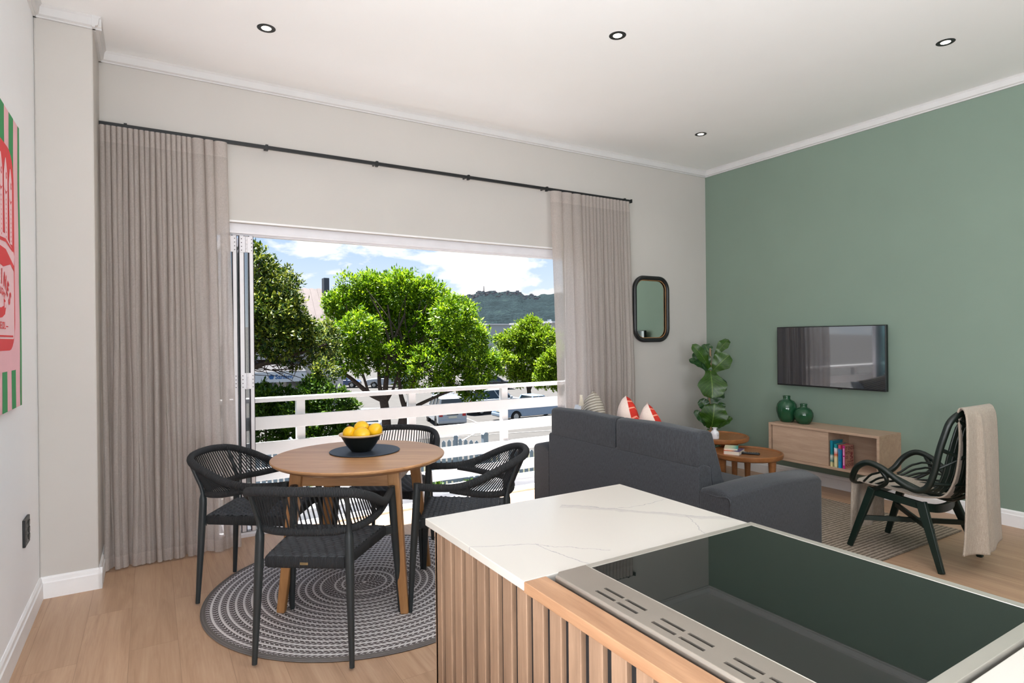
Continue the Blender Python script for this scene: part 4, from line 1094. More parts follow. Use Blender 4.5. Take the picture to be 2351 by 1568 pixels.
# shell surface: s in 0..1 front->back, a in -1..1 across
def shell(s, a):
    n_ = len(half_)-1; f = s*n_; i = min(int(f), n_-1); p = Vector(half_[i]).lerp(Vector(half_[i+1]), f-i)
    hw = -p.x; cyc = abs(a)
    # centre line: scooped seat and back
    cl = [(0, 2.275, .435), (0, 2.20, .432), (0, 2.10, .425), (0, 2.0, .41), (0, 1.90, .40), (0, 1.80, .405), (0, 1.735, .415), (0, 1.68, .45), (0, 1.645, .52), (0, 1.625, .60), (0, 1.612, .69), (0, 1.606, .78), (0, 1.606, .86), (0, 1.615, .92), (0, 1.63, .965), (0, 1.643, .984)]
    g = s*(len(cl)-1); j = min(int(g), len(cl)-2); c = Vector(cl[j]).lerp(Vector(cl[j+1]), g-j)
    k = cyc**1.9
    return Vector((a*max(hw, .001), c.y*(1-k)+p.y*k-cy, c.z*(1-k)+p.z*k))
def edge_s(a, s):  # spread rods from a common front rail
    return shell(s, a)
for a in (-.86, -.78, -.70, -.55, -.47, -.39, -.24, -.16, -.08, .08, .16, .24, .39, .47, .55, .70, .78, .86):
    pts = [shell(.16+.83*t/40 if abs(a) > .5 else .07+.92*t/40, a) for t in range(41)]
    MB().tube(pts, .0072, 7).build('rod', M['black_rattan'], ac, smooth=60)
for s0 in (.36, .55, .66, .80):
    pts = [shell(s0, -1+2*t/24)-Vector((0, 0, .006)) for t in range(25)]
    MB().tube(pts, .0125, 8).build('cross_rail', M['black_rattan'], ac, smooth=60)
# densely woven lumbar/seat panel between rods low on the back
def fn(u, v):
    p = shell(.50+.30*v, -.88+1.76*u); return p+Vector((0, -.004, -.006+.002*sin(u*150)))
MB().grid(fn, 80, 16).build('woven_panel', M['black_rattan'], ac, smooth=80)
for s in (1, -1):  # diagonal struts behind the back
    MB().tube(catmull([shell(.60, s*.97), shell(.66, s*.6)+Vector((0, -.008, 0)), shell(.72, s*.15)+Vector((0, -.008, 0))], 6), .009, 8).build('diagonal_rod', M['black_rattan'], ac)
    MB().tube(catmull([shell(.33, s*.98), shell(.33, s*.9)-Vector((0, 0, .06)), Vector((s*.225, .13, .425))], 5), .013, 8).build('arm_support', M['black_rattan'], ac)
# base
for s in (1, -1):
    MB().bar((s*.245, .29, .009), (s*.205, .155, .425), .034, .026, .052, .036, side=(0, 1, 0)).build('leg', M['frame_green'], ac, smooth=0, bevel=.005)
    MB().bar((s*.262, -.275, .0), (s*.195, -.135, .395), .034, .026, .056, .036, side=(0, 1, 0)).build('leg', M['frame_green'], ac, smooth=0, bevel=.005)
    MB().bar((s*.205, .155, .405), (s*.197, -.145, .372), .046, .026, side=(0, 0, 1)).build('seat_rail', M['frame_green'], ac, smooth=0, bevel=.003)
mb = MB(); P_ = catmull([(-.195, -.150, .368), (-.1, -.178, .350), (0, -.186, .345), (.1, -.178, .350), (.195, -.150, .368)], 5)
for i in range(len(P_)-1): mb.bar(P_[i], P_[i+1], .05, .024, side=(0, 0, 1))
mb.build('seat_rail', M['frame_green'], ac, smooth=0)
MB().bar((-.205, .155, .405), (.205, .155, .405), .045, .025, side=(0, 0, 1)).build('seat_rail', M['frame_green'], ac, smooth=0)
MB().bar((-.228, .225, .215), (.232, -.215, .215), .032, .022, side=(0, 0, 1)).build('stretcher', M['frame_green'], ac, smooth=0, bevel=.003)
MB().bar((.228, .225, .237), (-.232, -.215, .237), .032, .022, side=(0, 0, 1)).build('stretcher', M['frame_green'], ac, smooth=0, bevel=.003)

# throw: front drop, over seat, up the back, over the top, long drop behind
def thr():
    pth = [(2.325, .10), (2.318, .22), (2.312, .36), (2.305, .438), (2.285, .461), (2.20, .452), (2.05, .443), (1.90, .425), (1.80, .430), (1.74, .455), (1.70, .53), (1.675, .64), (1.662, .78), (1.664, .90), (1.670, .965), (1.662, 1.005), (1.635, 1.012), (1.603, .995), (1.588, .94), (1.583, .75), (1.582, .5), (1.580, .30), (1.580, .175)]
    P_ = catmull([(0, y, z) for y, z in pth], 5); n_ = len(P_)-1
    def fn(u, v):
        f = v*n_; i = min(int(f), n_-1); p = P_[i].lerp(P_[i+1], f-i)
        back = max(0, (v-.74)/.26); front = max(0, (.17-v)/.17)
        x0, x1 = -.215, .175
        if v > .70: k = min(1, (v-.70)/.08); x0 = -.215*(1-k)+-.272*k; x1 = .175*(1-k)+.108*k
        x0 -= .09*back**1.5; x1 += .065*back**1.5; x0 += .02*front; x1 += .03*front
        x = x0+(x1-x0)*u
        fold = .030*back*max(0, 1-abs(u-.38)/.10)+.012*sin(u*9+v*3)*back+.018*front*sin(u*14)
        y = p.y-fold-.022*back*sin(pi*u); z = p.z
        if .2 < v < .6: z += .006*sin(u*7+v*20)+.012*(abs(u*2-1)**2)
        if back > .0: z -= .018*back*sin(pi*u)
        return (x, y-cy, z)
    return MB().grid(fn, 40, 150)
th = thr().build('throw_blanket', M['throw'], smooth=80)
th.location = (cx, cy, 0)
so = th.modifiers.new('thickness', 'SOLIDIFY'); so.thickness = .009; so.offset = 1
tag(th, 'long oatmeal linen throw draped over the black rattan armchair', 'blanket')
# ================================================================ CAMERA
yaw, pitch, roll = .5454, -.0022, -.0099
F, CXp, CYp = 1367.64, 1176.14, 780.45
fw = Vector((sin(yaw)*cos(pitch), cos(yaw)*cos(pitch), sin(pitch)))
rt = Vector((cos(yaw), -sin(yaw), 0)); upv = rt.cross(fw)
r2 = rt*cos(roll)+upv*sin(roll); u2 = upv*cos(roll)-rt*sin(roll)
cam = bpy.data.cameras.new('camera'); co = bpy.data.objects.new('camera', cam); COL.objects.link(co)
mt = Matrix((r2, u2, -fw)).transposed().to_4x4(); mt.translation = Vector((0, 0, 1.45)); co.matrix_world = mt
cam.sensor_fit = 'HORIZONTAL'; cam.sensor_width = 36; cam.lens = 36*F/2351
cam.shift_x = -(CXp-1175.5)/2351; cam.shift_y = (CYp-784)/2351
cam.clip_start = .03; cam.clip_end = 6000; sc.camera = co
def atd(u, v, d):
    r = fw+r2*((u-CXp)/F)-u2*((v-CYp)/F); return Vector((0, 0, 1.45))+r*d

# ================================================================ BALCONY
S('balcony_deck', MB().box(-3, 4.958, -.20, 9, 5.44, -.04).box(-3, 5.36, -.04, 9, 5.375, -.02).box(-3, 5.40, -.04, 9, 5.415, -.01).box(-3, 5.44, -.22, 9, 5.47, -.005), M['deck'], smooth=0)
bl = empty('balcony_railing', (0, 0, 0), label='white horizontal board balcony railing outside the folding doors', cat='railing')
X0r, X1r = -1.6, 6.2
MB().box(X0r, 5.355, .935, X1r, 5.455, .972).build('top_rail', M['white'], bl, smooth=0, bevel=.004)
for z in (.705, .490, .275, .060):
    MB().box(X0r, 5.368, z, X1r, 5.392, z+.108).build('rail_board', M['white'], bl, smooth=0, bevel=.003)
for k in range(-2, 5):
    x = 1.112+1.031*k
    MB().box(x-.036, 5.392, -.04, x+.036, 5.450, .935).build('post', M['white'], bl, smooth=0, bevel=.002)

# ================================================================ GROUND
G = -3.9
S('garden_terrace', MB().box(-25, 4.96, -6, 11.5, 15.6, -2.12), M['lawn'], smooth=0)
mb = MB().grid(lambda u, v: (-600+1500*u, 15.0+1400*v**1.5, G if v**1.5*1400 < 110 else G+(v**1.5*1400-110)*.028), 30, 60)
S('street_ground', mb, M['asphalt'], smooth=0)
for (a, b) in (((12.0, 30.0), (30, 26.2)), ((14.0, 39.6), (34, 38.2)), ((17.26, 30.8), (18.2, 36.2)), ((21.4, 28.4), (23.6, 31.6)), ((13, 27.2), (17, 31.4))):
    mb = MB().bar((a[0], a[1], G+.012), (b[0], b[1], G+.012), .01, .12)
    o = mb.build('road_marking', M['linew'], smooth=0); o['kind'] = 'structure'

# picket fences
def fence(p0, p1, zb, h, label, n_skip=0):
    e = empty('picket_fence', (p0[0], p0[1], zb), math.atan2(p1[1]-p0[1], p1[0]-p0[0]), label=label, cat='fence', group='white picket fences of the garden')
    L = math.dist(p0, p1); w = .085; n = int(L/.128)
    mb = MB()
    for k in range(n):
        x = k*.128; hh = h-.10*sin(pi*((x/1.9) % 1))
        mb.prism([(x, .05), (x+w, .05), (x+w, hh-.05), (x+w/2, hh), (x, hh-.05)], (0, -.012, 0), (1, 0, 0), (0, 0, 1), (0, .02, 0))
    mb.build('pickets', M['picket'], e, smooth=0)
    MB().box(0, .008, .25, L, .045, .33).box(0, .008, h-.42, L, .045, h-.34).build('rails', M['picket'], e, smooth=0)
    for x in np.arange(0, L+.1, 1.9):
        MB().box(x-.05, .01, 0, x+.05, .11, h+.02).prism([(-.06, 0), (.06, 0), (0, .07)], (x, 0, h+.02), (1, 0, 0), (0, 0, 1), (0, .12, 0)).build('post', M['picket'], e, smooth=0)
fence((1.0, 15.2), (6.6, 12.36), -2.12, 1.26, 'white picket fence at the garden edge below the balcony')
fence((6.62, 12.34), (11.3, 10.6), -2.12, 1.02, 'lower white picket fence run to the right of the gate post')
gp = MB().box(-.06, -.06, 0, .06, .06, 1.36).prism([(-.07, 0), (.07, 0), (0, .09)], (0, -.07, 1.36), (1, 0, 0), (0, 0, 1), (0, .14, 0)).build('gate_post', M['picket'], smooth=0)
gp.location = (6.60, 12.15, -2.12); tag(gp, 'pointed white gate post between the two picket fence runs', 'post')

# ================================================================ TREES
rng = np.random.default_rng(11)
def leaves_mesh(name, blobs, count, ll, lw, mat, parent, per=9, shell=(.55, 1.06), upb=.35):
    blobs = [(np.array(c), r) for c, r in blobs]
    wts = np.array([r*r for _, r in blobs]); wts /= wts.sum()
    nc = count//per
    bi = rng.choice(len(blobs), nc, p=wts)
    C = np.array([blobs[i][0] for i in bi]); R_ = np.array([blobs[i][1] for i in bi])
    d = rng.normal(size=(nc, 3)); d[:, 2] = d[:, 2]*.9+.15; d /= np.linalg.norm(d, axis=1)[:, None]
    rad = R_*(shell[0]+(shell[1]-shell[0])*rng.random(nc)**.6)
    # lumpy silhouette
    lump = 1+.13*np.sin(d[:, 0]*7+bi)*np.sin(d[:, 2]*8+bi*2)+.08*np.sin(d[:, 1]*13)
    cc = C+d*(rad*lump)[:, None]
    g = d+np.array([0, 0, upb]); g /= np.linalg.norm(g, axis=1)[:, None]
    base = np.repeat(cc, per, 0); gd = np.repeat(g, per, 0); n = len(base)
    rr_ = rng.normal(size=(n, 3)); a = gd*.75+rr_*.62; a /= np.linalg.norm(a, axis=1)[:, None]
    base = base+rng.normal(size=(n, 3))*ll*.35
    s = np.cross(a, rng.normal(size=(n, 3))); s /= np.linalg.norm(s, axis=1)[:, None]
    # bias blade faces toward the light
    up_ = np.array([0, -.1, 1.0]); s2 = np.cross(a, np.broadcast_to(up_, a.shape)); s2 /= (np.linalg.norm(s2, axis=1)[:, None]+1e-6)
    s = s*.5+s2*.8; s /= np.linalg.norm(s, axis=1)[:, None]
    L = ll*(.7+.6*rng.random(n))[:, None]; W = lw*(.7+.6*rng.random(n))[:, None]
    nn = np.cross(a, s)
    v0 = base; v1 = base+a*L*.5+s*W*.5+nn*L*.06; v2 = base+a*L; v3 = base+a*L*.5-s*W*.5+nn*L*.06
    V = np.stack([v0, v1, v2, v3], 1).reshape(-1, 3).astype(np.float32)
    me = bpy.data.meshes.new(name); me.vertices.add(4*n); me.vertices.foreach_set('co', V.ravel())
    me.loops.add(4*n); me.loops.foreach_set('vertex_index', np.arange(4*n, dtype=np.int32))
    me.polygons.add(n); me.polygons.foreach_set('loop_start', np.arange(0, 4*n, 4, dtype=np.int32)); me.polygons.foreach_set('loop_total', np.full(n, 4, dtype=np.int32))
    me.materials.append(mat); me.update(calc_edges=True); me.validate()
    o = bpy.data.objects.new(name, me); COL.objects.link(o); o.parent = parent; return o
def tree(label, base, blobs, trunkpaths, count, ll, lw, mat, group=None, name='leafy_tree', cat='tree', upb=.35, per=9):
    e = empty(name, tuple(base), label=label, cat=cat, group=group)
    B = Vector(base); bl_ = [(tuple(Vector(c)-B), r) for c, r in blobs]
    leaves_mesh('foliage', bl_, count, ll, lw, mat, e, upb=upb, per=per)
    if trunkpaths:
        mb = MB()
        for pts, r0, r1 in trunkpaths:
            P_ = catmull([Vector(p)-B for p in pts], 4); n = len(P_)
            mb.tube(P_, [r0+(r1-r0)*i/(n-1) for i in range(n)], 8)
        mb.build('trunk', M['bark'], e, smooth=60)
    return e
# big bright tree
d = 24
cb = [(800, 648, .38), (770, 700, .45), (800, 705, .8), (855, 672, .85), (925, 668, .85), (985, 690, .9), (1040, 730, .8), (1075, 785, .85), (1108, 840, .75), (985, 770, 1.0), (895, 750, 1.0), (825, 765, .8), (905, 822, .8), (985, 842, .85), (1055, 868, .55), (845, 822, .6), (800, 835, .5), (770, 815, .35), (750, 760, .4), (935, 862, .55), (1085, 900, .48), (785, 780, .5), (1010, 880, .4)]
rb = random.Random(5)
blobs = [(atd(u, v, d+rb.uniform(-1.2, 1.5)), r) for u, v, r in cb] + [(atd(u+rb.uniform(-20, 20), v, d+2.2), r*.9) for u, v, r in cb[2:11]]
base = atd(888, 1000, d); base.z = G
T = lambda u, v, dd=d: atd(u, v, dd)
tp = [([base, T(889, 1020), T(886, 955), T(880, 915)], .22, .17), ([T(880, 918), T(846, 902), T(805, 868), T(770, 845, 23)], .13, .05), ([T(884, 925), T(872, 890), T(868, 840), T(850, 770)], .11, .04), ([T(884, 925), T(886, 880), T(898, 800), T(930, 720)], .14, .04), ([T(885, 925), T(902, 895), T(915, 860), T(960, 790)], .07, .03),
      ([base+Vector((.5, .2, 0)), T(918, 1010), T(927, 960), T(932, 935)], .26, .18), ([T(931, 940), T(920, 905), T(915, 860), T(890, 700)], .12, .03), ([T(932, 940), T(945, 905), T(955, 850), T(1000, 740)], .13, .04), ([T(932, 945), T(970, 925), T(1015, 905), T(1060, 890)], .09, .03), ([T(955, 850), T(1000, 820), T(1060, 780)], .07, .02),
      ([T(846, 902), T(830, 850), T(810, 800), T(795, 700)], .06, .02), ([T(898, 800), T(880, 740), T(850, 680)], .06, .02), ([T(898, 800), T(950, 750), T(980, 700)], .06, .02)]
for k in range(40):
    u, v, r = cb[rb.randrange(2, len(cb))]; s0 = T(rb.uniform(870, 980), rb.uniform(780, 860)); 
    tp.append(([s0, T((u+925)/2+rb.uniform(-15, 15), (v+820)/2), T(u+rb.uniform(-20, 20), v+rb.uniform(-20, 20))], .035, .01))
tree('broad bright green tree with several trunks, largest beyond the balcony', base, blobs, tp, 62000, .175, .075, M['leafC'])
# dark tree on the left
d = 16
cb = [(585, 620, .55), (610, 665, .75), (645, 705, .62), (676, 758, .52), (735, 785, .5), (620, 740, .9), (560, 700, 1.0), (520, 800, .7), (640, 780, .6), (700, 800, .6), (762, 812, .3), (745, 858, .33), (590, 585, .3), (655, 650, .4), (655, 705, .4)]
blobs = [(atd(u, v, d+rb.uniform(-.8, 1)), r) for u, v, r in cb] + [(atd(u, v, d+1.6), r*.9) for u, v, r in cb[1:9]]
base = atd(470, 1000, 16.5); base.z = G
T = lambda u, v, dd=d: atd(u, v, dd)
tp = [([base, T(500, 950), T(540, 860), T(600, 780)], .22, .09), ([T(540, 860), T(620, 830), T(690, 810), T(750, 790)], .08, .02), ([T(600, 780), T(640, 720), T(660, 680)], .07, .02), ([T(560, 800), T(590, 700), T(595, 600)], .08, .02)]
for k in range(34):
    s0 = T(rb.uniform(560, 660), rb.uniform(810, 850)); tp.append(([s0, s0+Vector((rb.uniform(.1, .5), 0, rb.uniform(-.3, .1))), s0+Vector((rb.uniform(.4, 1.2), rb.uniform(-.3, .3), rb.uniform(-.5, .2)))], .016, .005))
tree('dark olive leaved tree at the left beside the folded doors', base, blobs, tp, 42000, .115, .055, M['leafL'])
# low shrubs behind the railing
shr = [([(600, 925, .45), (655, 925, .4), (610, 975, .6), (665, 985, .5), (570, 930, .6)], 15.4, 'dense shrub behind the railing at its left end', 9000),
       ([(720, 905, .4), (765, 930, .42), (700, 960, .5), (740, 995, .5), (790, 975, .32), (800, 935, .22)], 14.9, 'glossy shrub behind the second railing bay above the dining table', 9000)]
for cb2, d2, lb, cnt in shr:
    bl2 = [(atd(u, v, d2+rb.uniform(-.3, .3)), r) for u, v, r in cb2]
    bs = bl2[2][0].copy(); bs.z = -2.12
    if d2 > 15.2: bs.z = -2.12
    tree(lb, bs, bl2, [([bs, bs+Vector((0, 0, .5)), bl2[2][0]], .05, .03), ([bl2[2][0], bl2[1][0]], .03, .01)], cnt, .12, .055, M['leafG'], group='shrubs behind the railing', name='garden_shrub', cat='shrub')
# low plants along the picket fence foot
for k, (x, y) in enumerate(((3.2, 13.6), (4.3, 13.0), (5.3, 12.5), (6.1, 12.0), (6.9, 11.7))):
    tree('low green plant at the foot of the picket fence' , (x, y, -2.12), [((x, y, -1.98), .22), ((x+.25, y-.1, -2.0), .18)], None, 500, .10, .045, M['leafG'], group='low plants at the fence foot', name='border_plant', cat='plant')
# rounded tree on the right and its neighbour
d = 50
cb = [(1210, 772, 1.35), (1178, 795, 1.2), (1245, 790, 1.35), (1158, 835, .95), (1210, 835, 1.4), (1262, 835, 1.2), (1222, 748, .7), (1150, 785, .5), (1190, 862, .8), (1240, 865, .8)]
blobs = [(atd(u, v, d+rb.uniform(-1, 1)), r) for u, v, r in cb]
base = atd(1215, 900, d); base.z = G
tree('rounded lime green street tree on the right', base, blobs, [([base, atd(1214, 895, d), atd(1205, 870, d), atd(1185, 820, d)], .22, .08), ([atd(1214, 897, d), atd(1225, 872, d), atd(1245, 820, d)], .15, .06)], 22000, .30, .12, M['leafR'], group='rounded street trees')
d = 46
cb = [(1262, 840, .9), (1285, 820, .9), (1245, 868, .65), (1280, 870, .8), (1300, 850, 1.0)]
blobs = [(atd(u, v, d), r) for u, v, r in cb]; base = atd(1290, 900, d); base.z = G
tree('smaller lime tree tucked in front of the rounded one at the right', base, blobs, [([base, atd(1285, 880, d), atd(1275, 850, d)], .14, .06)], 9000, .28, .11, M['leafR'], group='rounded street trees')

# ================================================================ CARS
glass_m = plain('car_glass', '#0e1a20', .08, spec=.8); tyre = plain('tyre_rubber', '#121212', .8); rim_m = plain('alloy_rim', '#9aa0a4', .3, metal=.8)
red_m = plain('tail_lamp_red', '#a3121a', .25); plate_m = plain('number_plate', '#d6d2c0', .5)
def arch(x, r, n=8): return [(x-r*cos(pi*k/n), .30+r*sin(pi*k/n)) for k in range(n+1)]
def car(kind, paint, loc, hd, label, group='cars parked in the street', dark_roof=False):
    e = empty('parked_car', (loc[0], loc[1], G), math.atan2(hd[1], hd[0]), label=label, cat='car', group=group)
    Lc, Wc = {'van': (4.5, 1.76), 'suv': (4.7, 1.86), 'hatch': (4.2, 1.74), 'ute': (5.1, 1.80)}[kind]
    h = Lc/2; wr = .33; fx, rx = h-.85, -h+.85
    belt = {'van': 1.05, 'suv': 1.08, 'hatch': .92, 'ute': 1.02}[kind]; roof = {'van': 1.82, 'suv': 1.74, 'hatch': 1.46, 'ute': 1.60}[kind]
    nose = .78 if kind != 'suv' else .95
    prof = [(-h+.02, .42), (-h, .35), (-h+.05, .26)] + arch(rx, .40) + arch(fx, .40) + [(h-.1, .24), (h, .40), (h-.02, nose-.12), (h-.15, nose), (h-1.15, belt-.02), (-h+.06, belt), (-h, belt-.2)]
    mb = MB().prism(prof, (0, -Wc/2, 0), (1, 0, 0), (0, 0, 1), (0, Wc, 0)); body = mb.build('body', paint, e, smooth=40, bevel=.05, seg=3)
    # greenhouse
    xr = {'van': (-h+.04, -h+.14), 'suv': (-h+.06, -h+.30), 'hatch': (-h+.10, -h+.60), 'ute': (-.55, -.30)}[kind]
    xf = {'van': (h-1.05, h-1.75), 'suv': (h-1.2, h-1.95), 'hatch': (h-1.15, h-1.9), 'ute': (h-1.35, h-2.05)}[kind]
    wb_, wt_ = Wc/2-.06, Wc/2-.20
    def ring(z, x0, x1, w): return [(x0, -w, z), (x1, -w, z), (x1, w, z), (x0, w, z)]
    vs = ring(belt-.03, xr[0], xf[0], wb_)+ring(roof-.06, xr[1], xf[1], wt_)
    MB().add(vs, [(0, 3, 2, 1), (4, 5, 6, 7), (0, 1, 5, 4), (1, 2, 6, 5), (2, 3, 7, 6), (3, 0, 4, 7)]).build('windows', glass_m, e, smooth=0)
    rp = plain('black_roof', '#101214', .2) if dark_roof else paint
    vs = ring(roof-.07, xr[1]-.03, xf[1]+.03, wt_+.02)+ring(roof, xr[1]+.05, xf[1]-.06, wt_-.07)
    MB().add(vs, [(0, 3, 2, 1), (4, 5, 6, 7), (0, 1, 5, 4), (1, 2, 6, 5), (2, 3, 7, 6), (3, 0, 4, 7)]).build('roof', rp, e, smooth=0, bevel=.02)
    mb = MB()
    fr_ = [0, .36, .68, 1] if kind != 'ute' else [0, .5, 1]
    for s in (-1, 1):
        for t in fr_:
            a = (xr[0]+(xf[0]-xr[0])*t, s*(wb_+.005), belt-.03); b = (xr[1]+(xf[1]-xr[1])*t, s*(wt_+.01), roof-.05)
            mb.bar(a, b, .09 if t in (0, 1) else .06, .05, side=(1, 0, 0))
    for s in (-1, 1): mb.bar((xr[0]-.01, s*wb_, belt-.03), (xr[1]-.01, s*wt_, roof-.05), .10, .06, side=(0, 1, 0))
    if kind in ('van', 'suv'): mb.box(xr[0]-.025, -wb_, belt-.05, xr[0]+.02, wb_, belt+.10)
    mb.build('pillars', paint, e, smooth=0)
    for s in (-1, 1):
        for x in (rx, fx):
            w = MB(); w.lathe([(.20, -.10), (wr-.02, -.10), (wr, -.07), (wr, .07), (wr-.02, .10), (.20, .10)], 24, caps=False)
            o = w.build('wheel', tyre, e, smooth=40); o.location = (x, s*(Wc/2-.11), wr); o.rotation_euler = (pi/2, 0, 0)
            w = MB().lathe([(0, .085), (.05, .088), (.205, .075), (.21, .06), (.21, -.06), (.05, -.085), (0, -.085)], 20, caps=False)
            for q in range(5):
                a = 2*pi*q/5; w.bar((0, 0, .085), (.19*cos(a), .19*sin(a), .082), .02, .05)
            w.build('rim', rim_m, o, smooth=40)
    for s in (-1, 1):
        z0, z1 = (.72, 1.12) if kind == 'van' else (belt-.30, belt-.06)
        MB().box(-h-.012, s*(Wc/2-.20)-.08, z0, -h+.06, s*(Wc/2-.20)+.14, z1).build('tail_lamp', red_m, e, smooth=0, bevel=.01) if s > 0 else MB().box(-h-.012, -(Wc/2-.20)-.14, z0, -h+.06, -(Wc/2-.20)+.08, z1).build('tail_lamp', red_m, e, smooth=0, bevel=.01)
    MB().box(-h-.015, -.26, .62, -h+.02, .26, .73).build('number_plate', plate_m, e, smooth=0)
    MB().box(-h-.05, -Wc/2+.05, .32, -h+.1, Wc/2-.05, .52).build('rear_bumper', paint if kind != 'suv' else tyre, e, smooth=0, bevel=.04, seg=3)
    MB().box(-h-.018, -.35, .80, -h+.02, .35, .84).build('tailgate_trim', tyre, e, smooth=0)
    for s in (-1, 1): MB().box(h-1.45, s*(Wc/2+.02)-.09, belt-.02, h-1.30, s*(Wc/2+.02)+.09, belt+.12).build('door_mirror', paint, e, smooth=0, bevel=.02)
    for s in (-1, 1): MB().box(h-.16, s*(Wc/2-.28)-.16, nose-.22, h-.01, s*(Wc/2-.28)+.16, nose-.08).build('head_lamp', plate_m, e, smooth=0, bevel=.02)
    if kind == 'van':
        mb = MB()
        for x in (-.9, .3): mb.bar((x, -.68, roof+.07), (x, .68, roof+.07), .05, .06); mb.box(x-.03, -.68, roof-.02, x+.03, -.62, roof+.07); mb.box(x-.03, .62, roof-.02, x+.03, .68, roof+.07)
        mb.build('roof_bars', plain('pale_roof_bar', '#b9bcc0', .4), e, smooth=0)
    if kind == 'ute':
        MB().box(-h+.1, -Wc/2+.12, belt-.02, -.62, Wc/2-.12, belt+.035).build('load_cover', tyre, e, smooth=0)
    return e
wp = plain('white_car_paint', '#9fa6ad', .2, spec=.6); sp_ = plain('silver_blue_car_paint', '#7f93a8', .2, spec=.6); bp = plain('blue_car_paint', '#23406b', .2, spec=.6); dp = plain('dark_car_paint', '#1c2026', .2, spec=.6); lp = plain('light_car_paint', '#a7adb2', .2, spec=.6)
car('van', wp, (15.95, 34.65), (.22, .975), 'white van with roof bars seen from behind below the railing')
car('ute', sp_, (21.75, 33.5), (1, .0), 'pale blue pickup parked sideways at the right of the van')
car('suv', lp, (21.3, 37.9), (1, .05), 'white car with dark windows parked behind the pale blue pickup')
car('hatch', lp, (10.6, 33.3), (.42, .907), 'white car seen behind the lemon bowl beneath the trees')
car('hatch', bp, (18.4, 67.6), (1, -.5), 'distant dark blue car under the big tree')
car('suv', wp, (22.9, 64.8), (-1, .5), 'distant white car beside the dark blue one under the big tree')
car('hatch', dp, (31.0, 55.0), (1, -.3), 'distant dark car in the road left of the rounded tree')
# two grey street posts
for k, (u, lb) in enumerate(((994, 'left one of two slim grey street posts behind the white van'), (1018, 'right one of two slim grey street posts behind the white van'))):
    p = atd(u, 925, 45); o = MB().lathe([(.07, 0), (.07, 1.5), (.05, 1.53), (0, 1.53)], 12).build('street_post', plain('grey_post', '#6a7078', .6), smooth=50); o.location = (p.x, p.y, G); tag(o, lb, 'post', 'slim street posts')

# ================================================================ BUILDINGS
tin = plain('pinkish_tin_roof', '#5e5251', .6, nz=.12, nzs=2)
bd = empty('shop_building', (0, 46.6, G), label='shop building with pale fascia sign and pinkish tin roof on the left', cat='building')
W_ = plain('shop_wall', '#b9b5b2', .8); DK = plain('dark_awning', '#2c2c33', .7)
MB().box(-4, 1.5, 0, 13.2, 10, 5.2).build('wall', W_, bd, smooth=0)
MB().box(-4, .0, 2.30, 10.0, .12, 3.08).build('fascia', plain('fascia_panel', '#b9bec2', .6), bd, smooth=0)
mb = MB().prism([(0.02, 3.08), (1.5, 3.95), (1.5, 3.75), (.05, 2.95)], (-4, 0, 0), (0, 1, 0), (0, 0, 1), (14, 0, 0)); mb.build('awning_roof', DK, bd, smooth=0)
mb = MB()
for k in range(5): mb.box(-3.5+k*3.1, 1.42, .3, -1.2+k*3.1, 1.5, 2.2)
mb.build('shop_window', glass_m, bd, smooth=0)
mb = MB(); n = 60
xs_ = [-4+i*17.6/n for i in range(n+1)]
for i in range(n):
    xa, xb = xs_[i], xs_[i+1]; t = i/n
    h_ = .05 if i % 2 else 0
    def rx_(x): return min(x, 12.7)
    mb.add([(xa, 1.2, 5.0+h_), (xb, 1.2, 5.0+h_), (rx_(xb), 5.4, 9.75+h_), (rx_(xa), 5.4, 9.75+h_)], [(0, 1, 2, 3)])
mb.add([(13.6, 1.2, 5.0), (13.6, 9.6, 5.0), (12.7, 5.4, 9.75)], [(0, 1, 2)]); mb.add([(-4, 9.6, 5.0), (13.6, 9.6, 5.0), (12.7, 5.4, 9.75), (-4, 5.4, 9.75)], [(3, 2, 1, 0)])
mb.build('roof', tin, bd, smooth=0)
MB().box(12.45, 4.2, 9.0, 12.88, 5.0, 10.6).build('chimney', plain('slate_chimney', '#3c444c', .7), bd, smooth=0)
mb = MB().text('Sanlam', .44, (8.42, -.006, 2.68), (1, 0, 0), (0, 0, 1), 0, bold=.014)
mb.flat([(7.55+.20*sin(2*pi*k/5+(0)), 2.70+.20*cos(2*pi*k/5)) for k in range(5)][::-1], (0, -.006, 0), (1, 0, 0), (0, 0, 1))
mb.build('sign_lettering', plain('sign_blue', '#0f4f86', .5), bd, smooth=0)

def farbox(label, u0, u1, v0, v1, d, colr, dep=20, name='distant_building'):
    a = atd(u0, v1, d); b = atd(u1, v0, d); yy = (a.y+b.y)/2
    e = empty(name, ((a.x+b.x)/2, yy, 0), label=label, cat='building')
    w = abs(b.x-a.x)/2+.6
    MB().box(-w, 0, -6, w, dep, b.z-.3).build('wall', plain('far_wall', colr, .8), e, smooth=0)
    MB().box(-w-.4, -.4, b.z-.3, w+.4, dep, b.z).build('roof', plain('far_roof', '#c9c9c9', .7), e, smooth=0)
farbox('low white warehouse below the hill in the gap between the trees', 1118, 1172, 743, 764, 150, '#9ba3a6')
farbox('white building wall at the right edge of the view beside the rounded tree', 1268, 1330, 737, 790, 90, '#b5b3b0', 12)
p = atd(1271, 742, 88); o = MB().lathe([(.10, 0), (.10, 1.2), (.28, 1.22), (.28, 1.5), (0, 1.5)], 12).build('roof_vent', M['picket'], smooth=40); o.location = (p.x+.3, p.y+1.5, p.z-.9); tag(o, 'small vent cowl on the roof of the white building', 'vent')

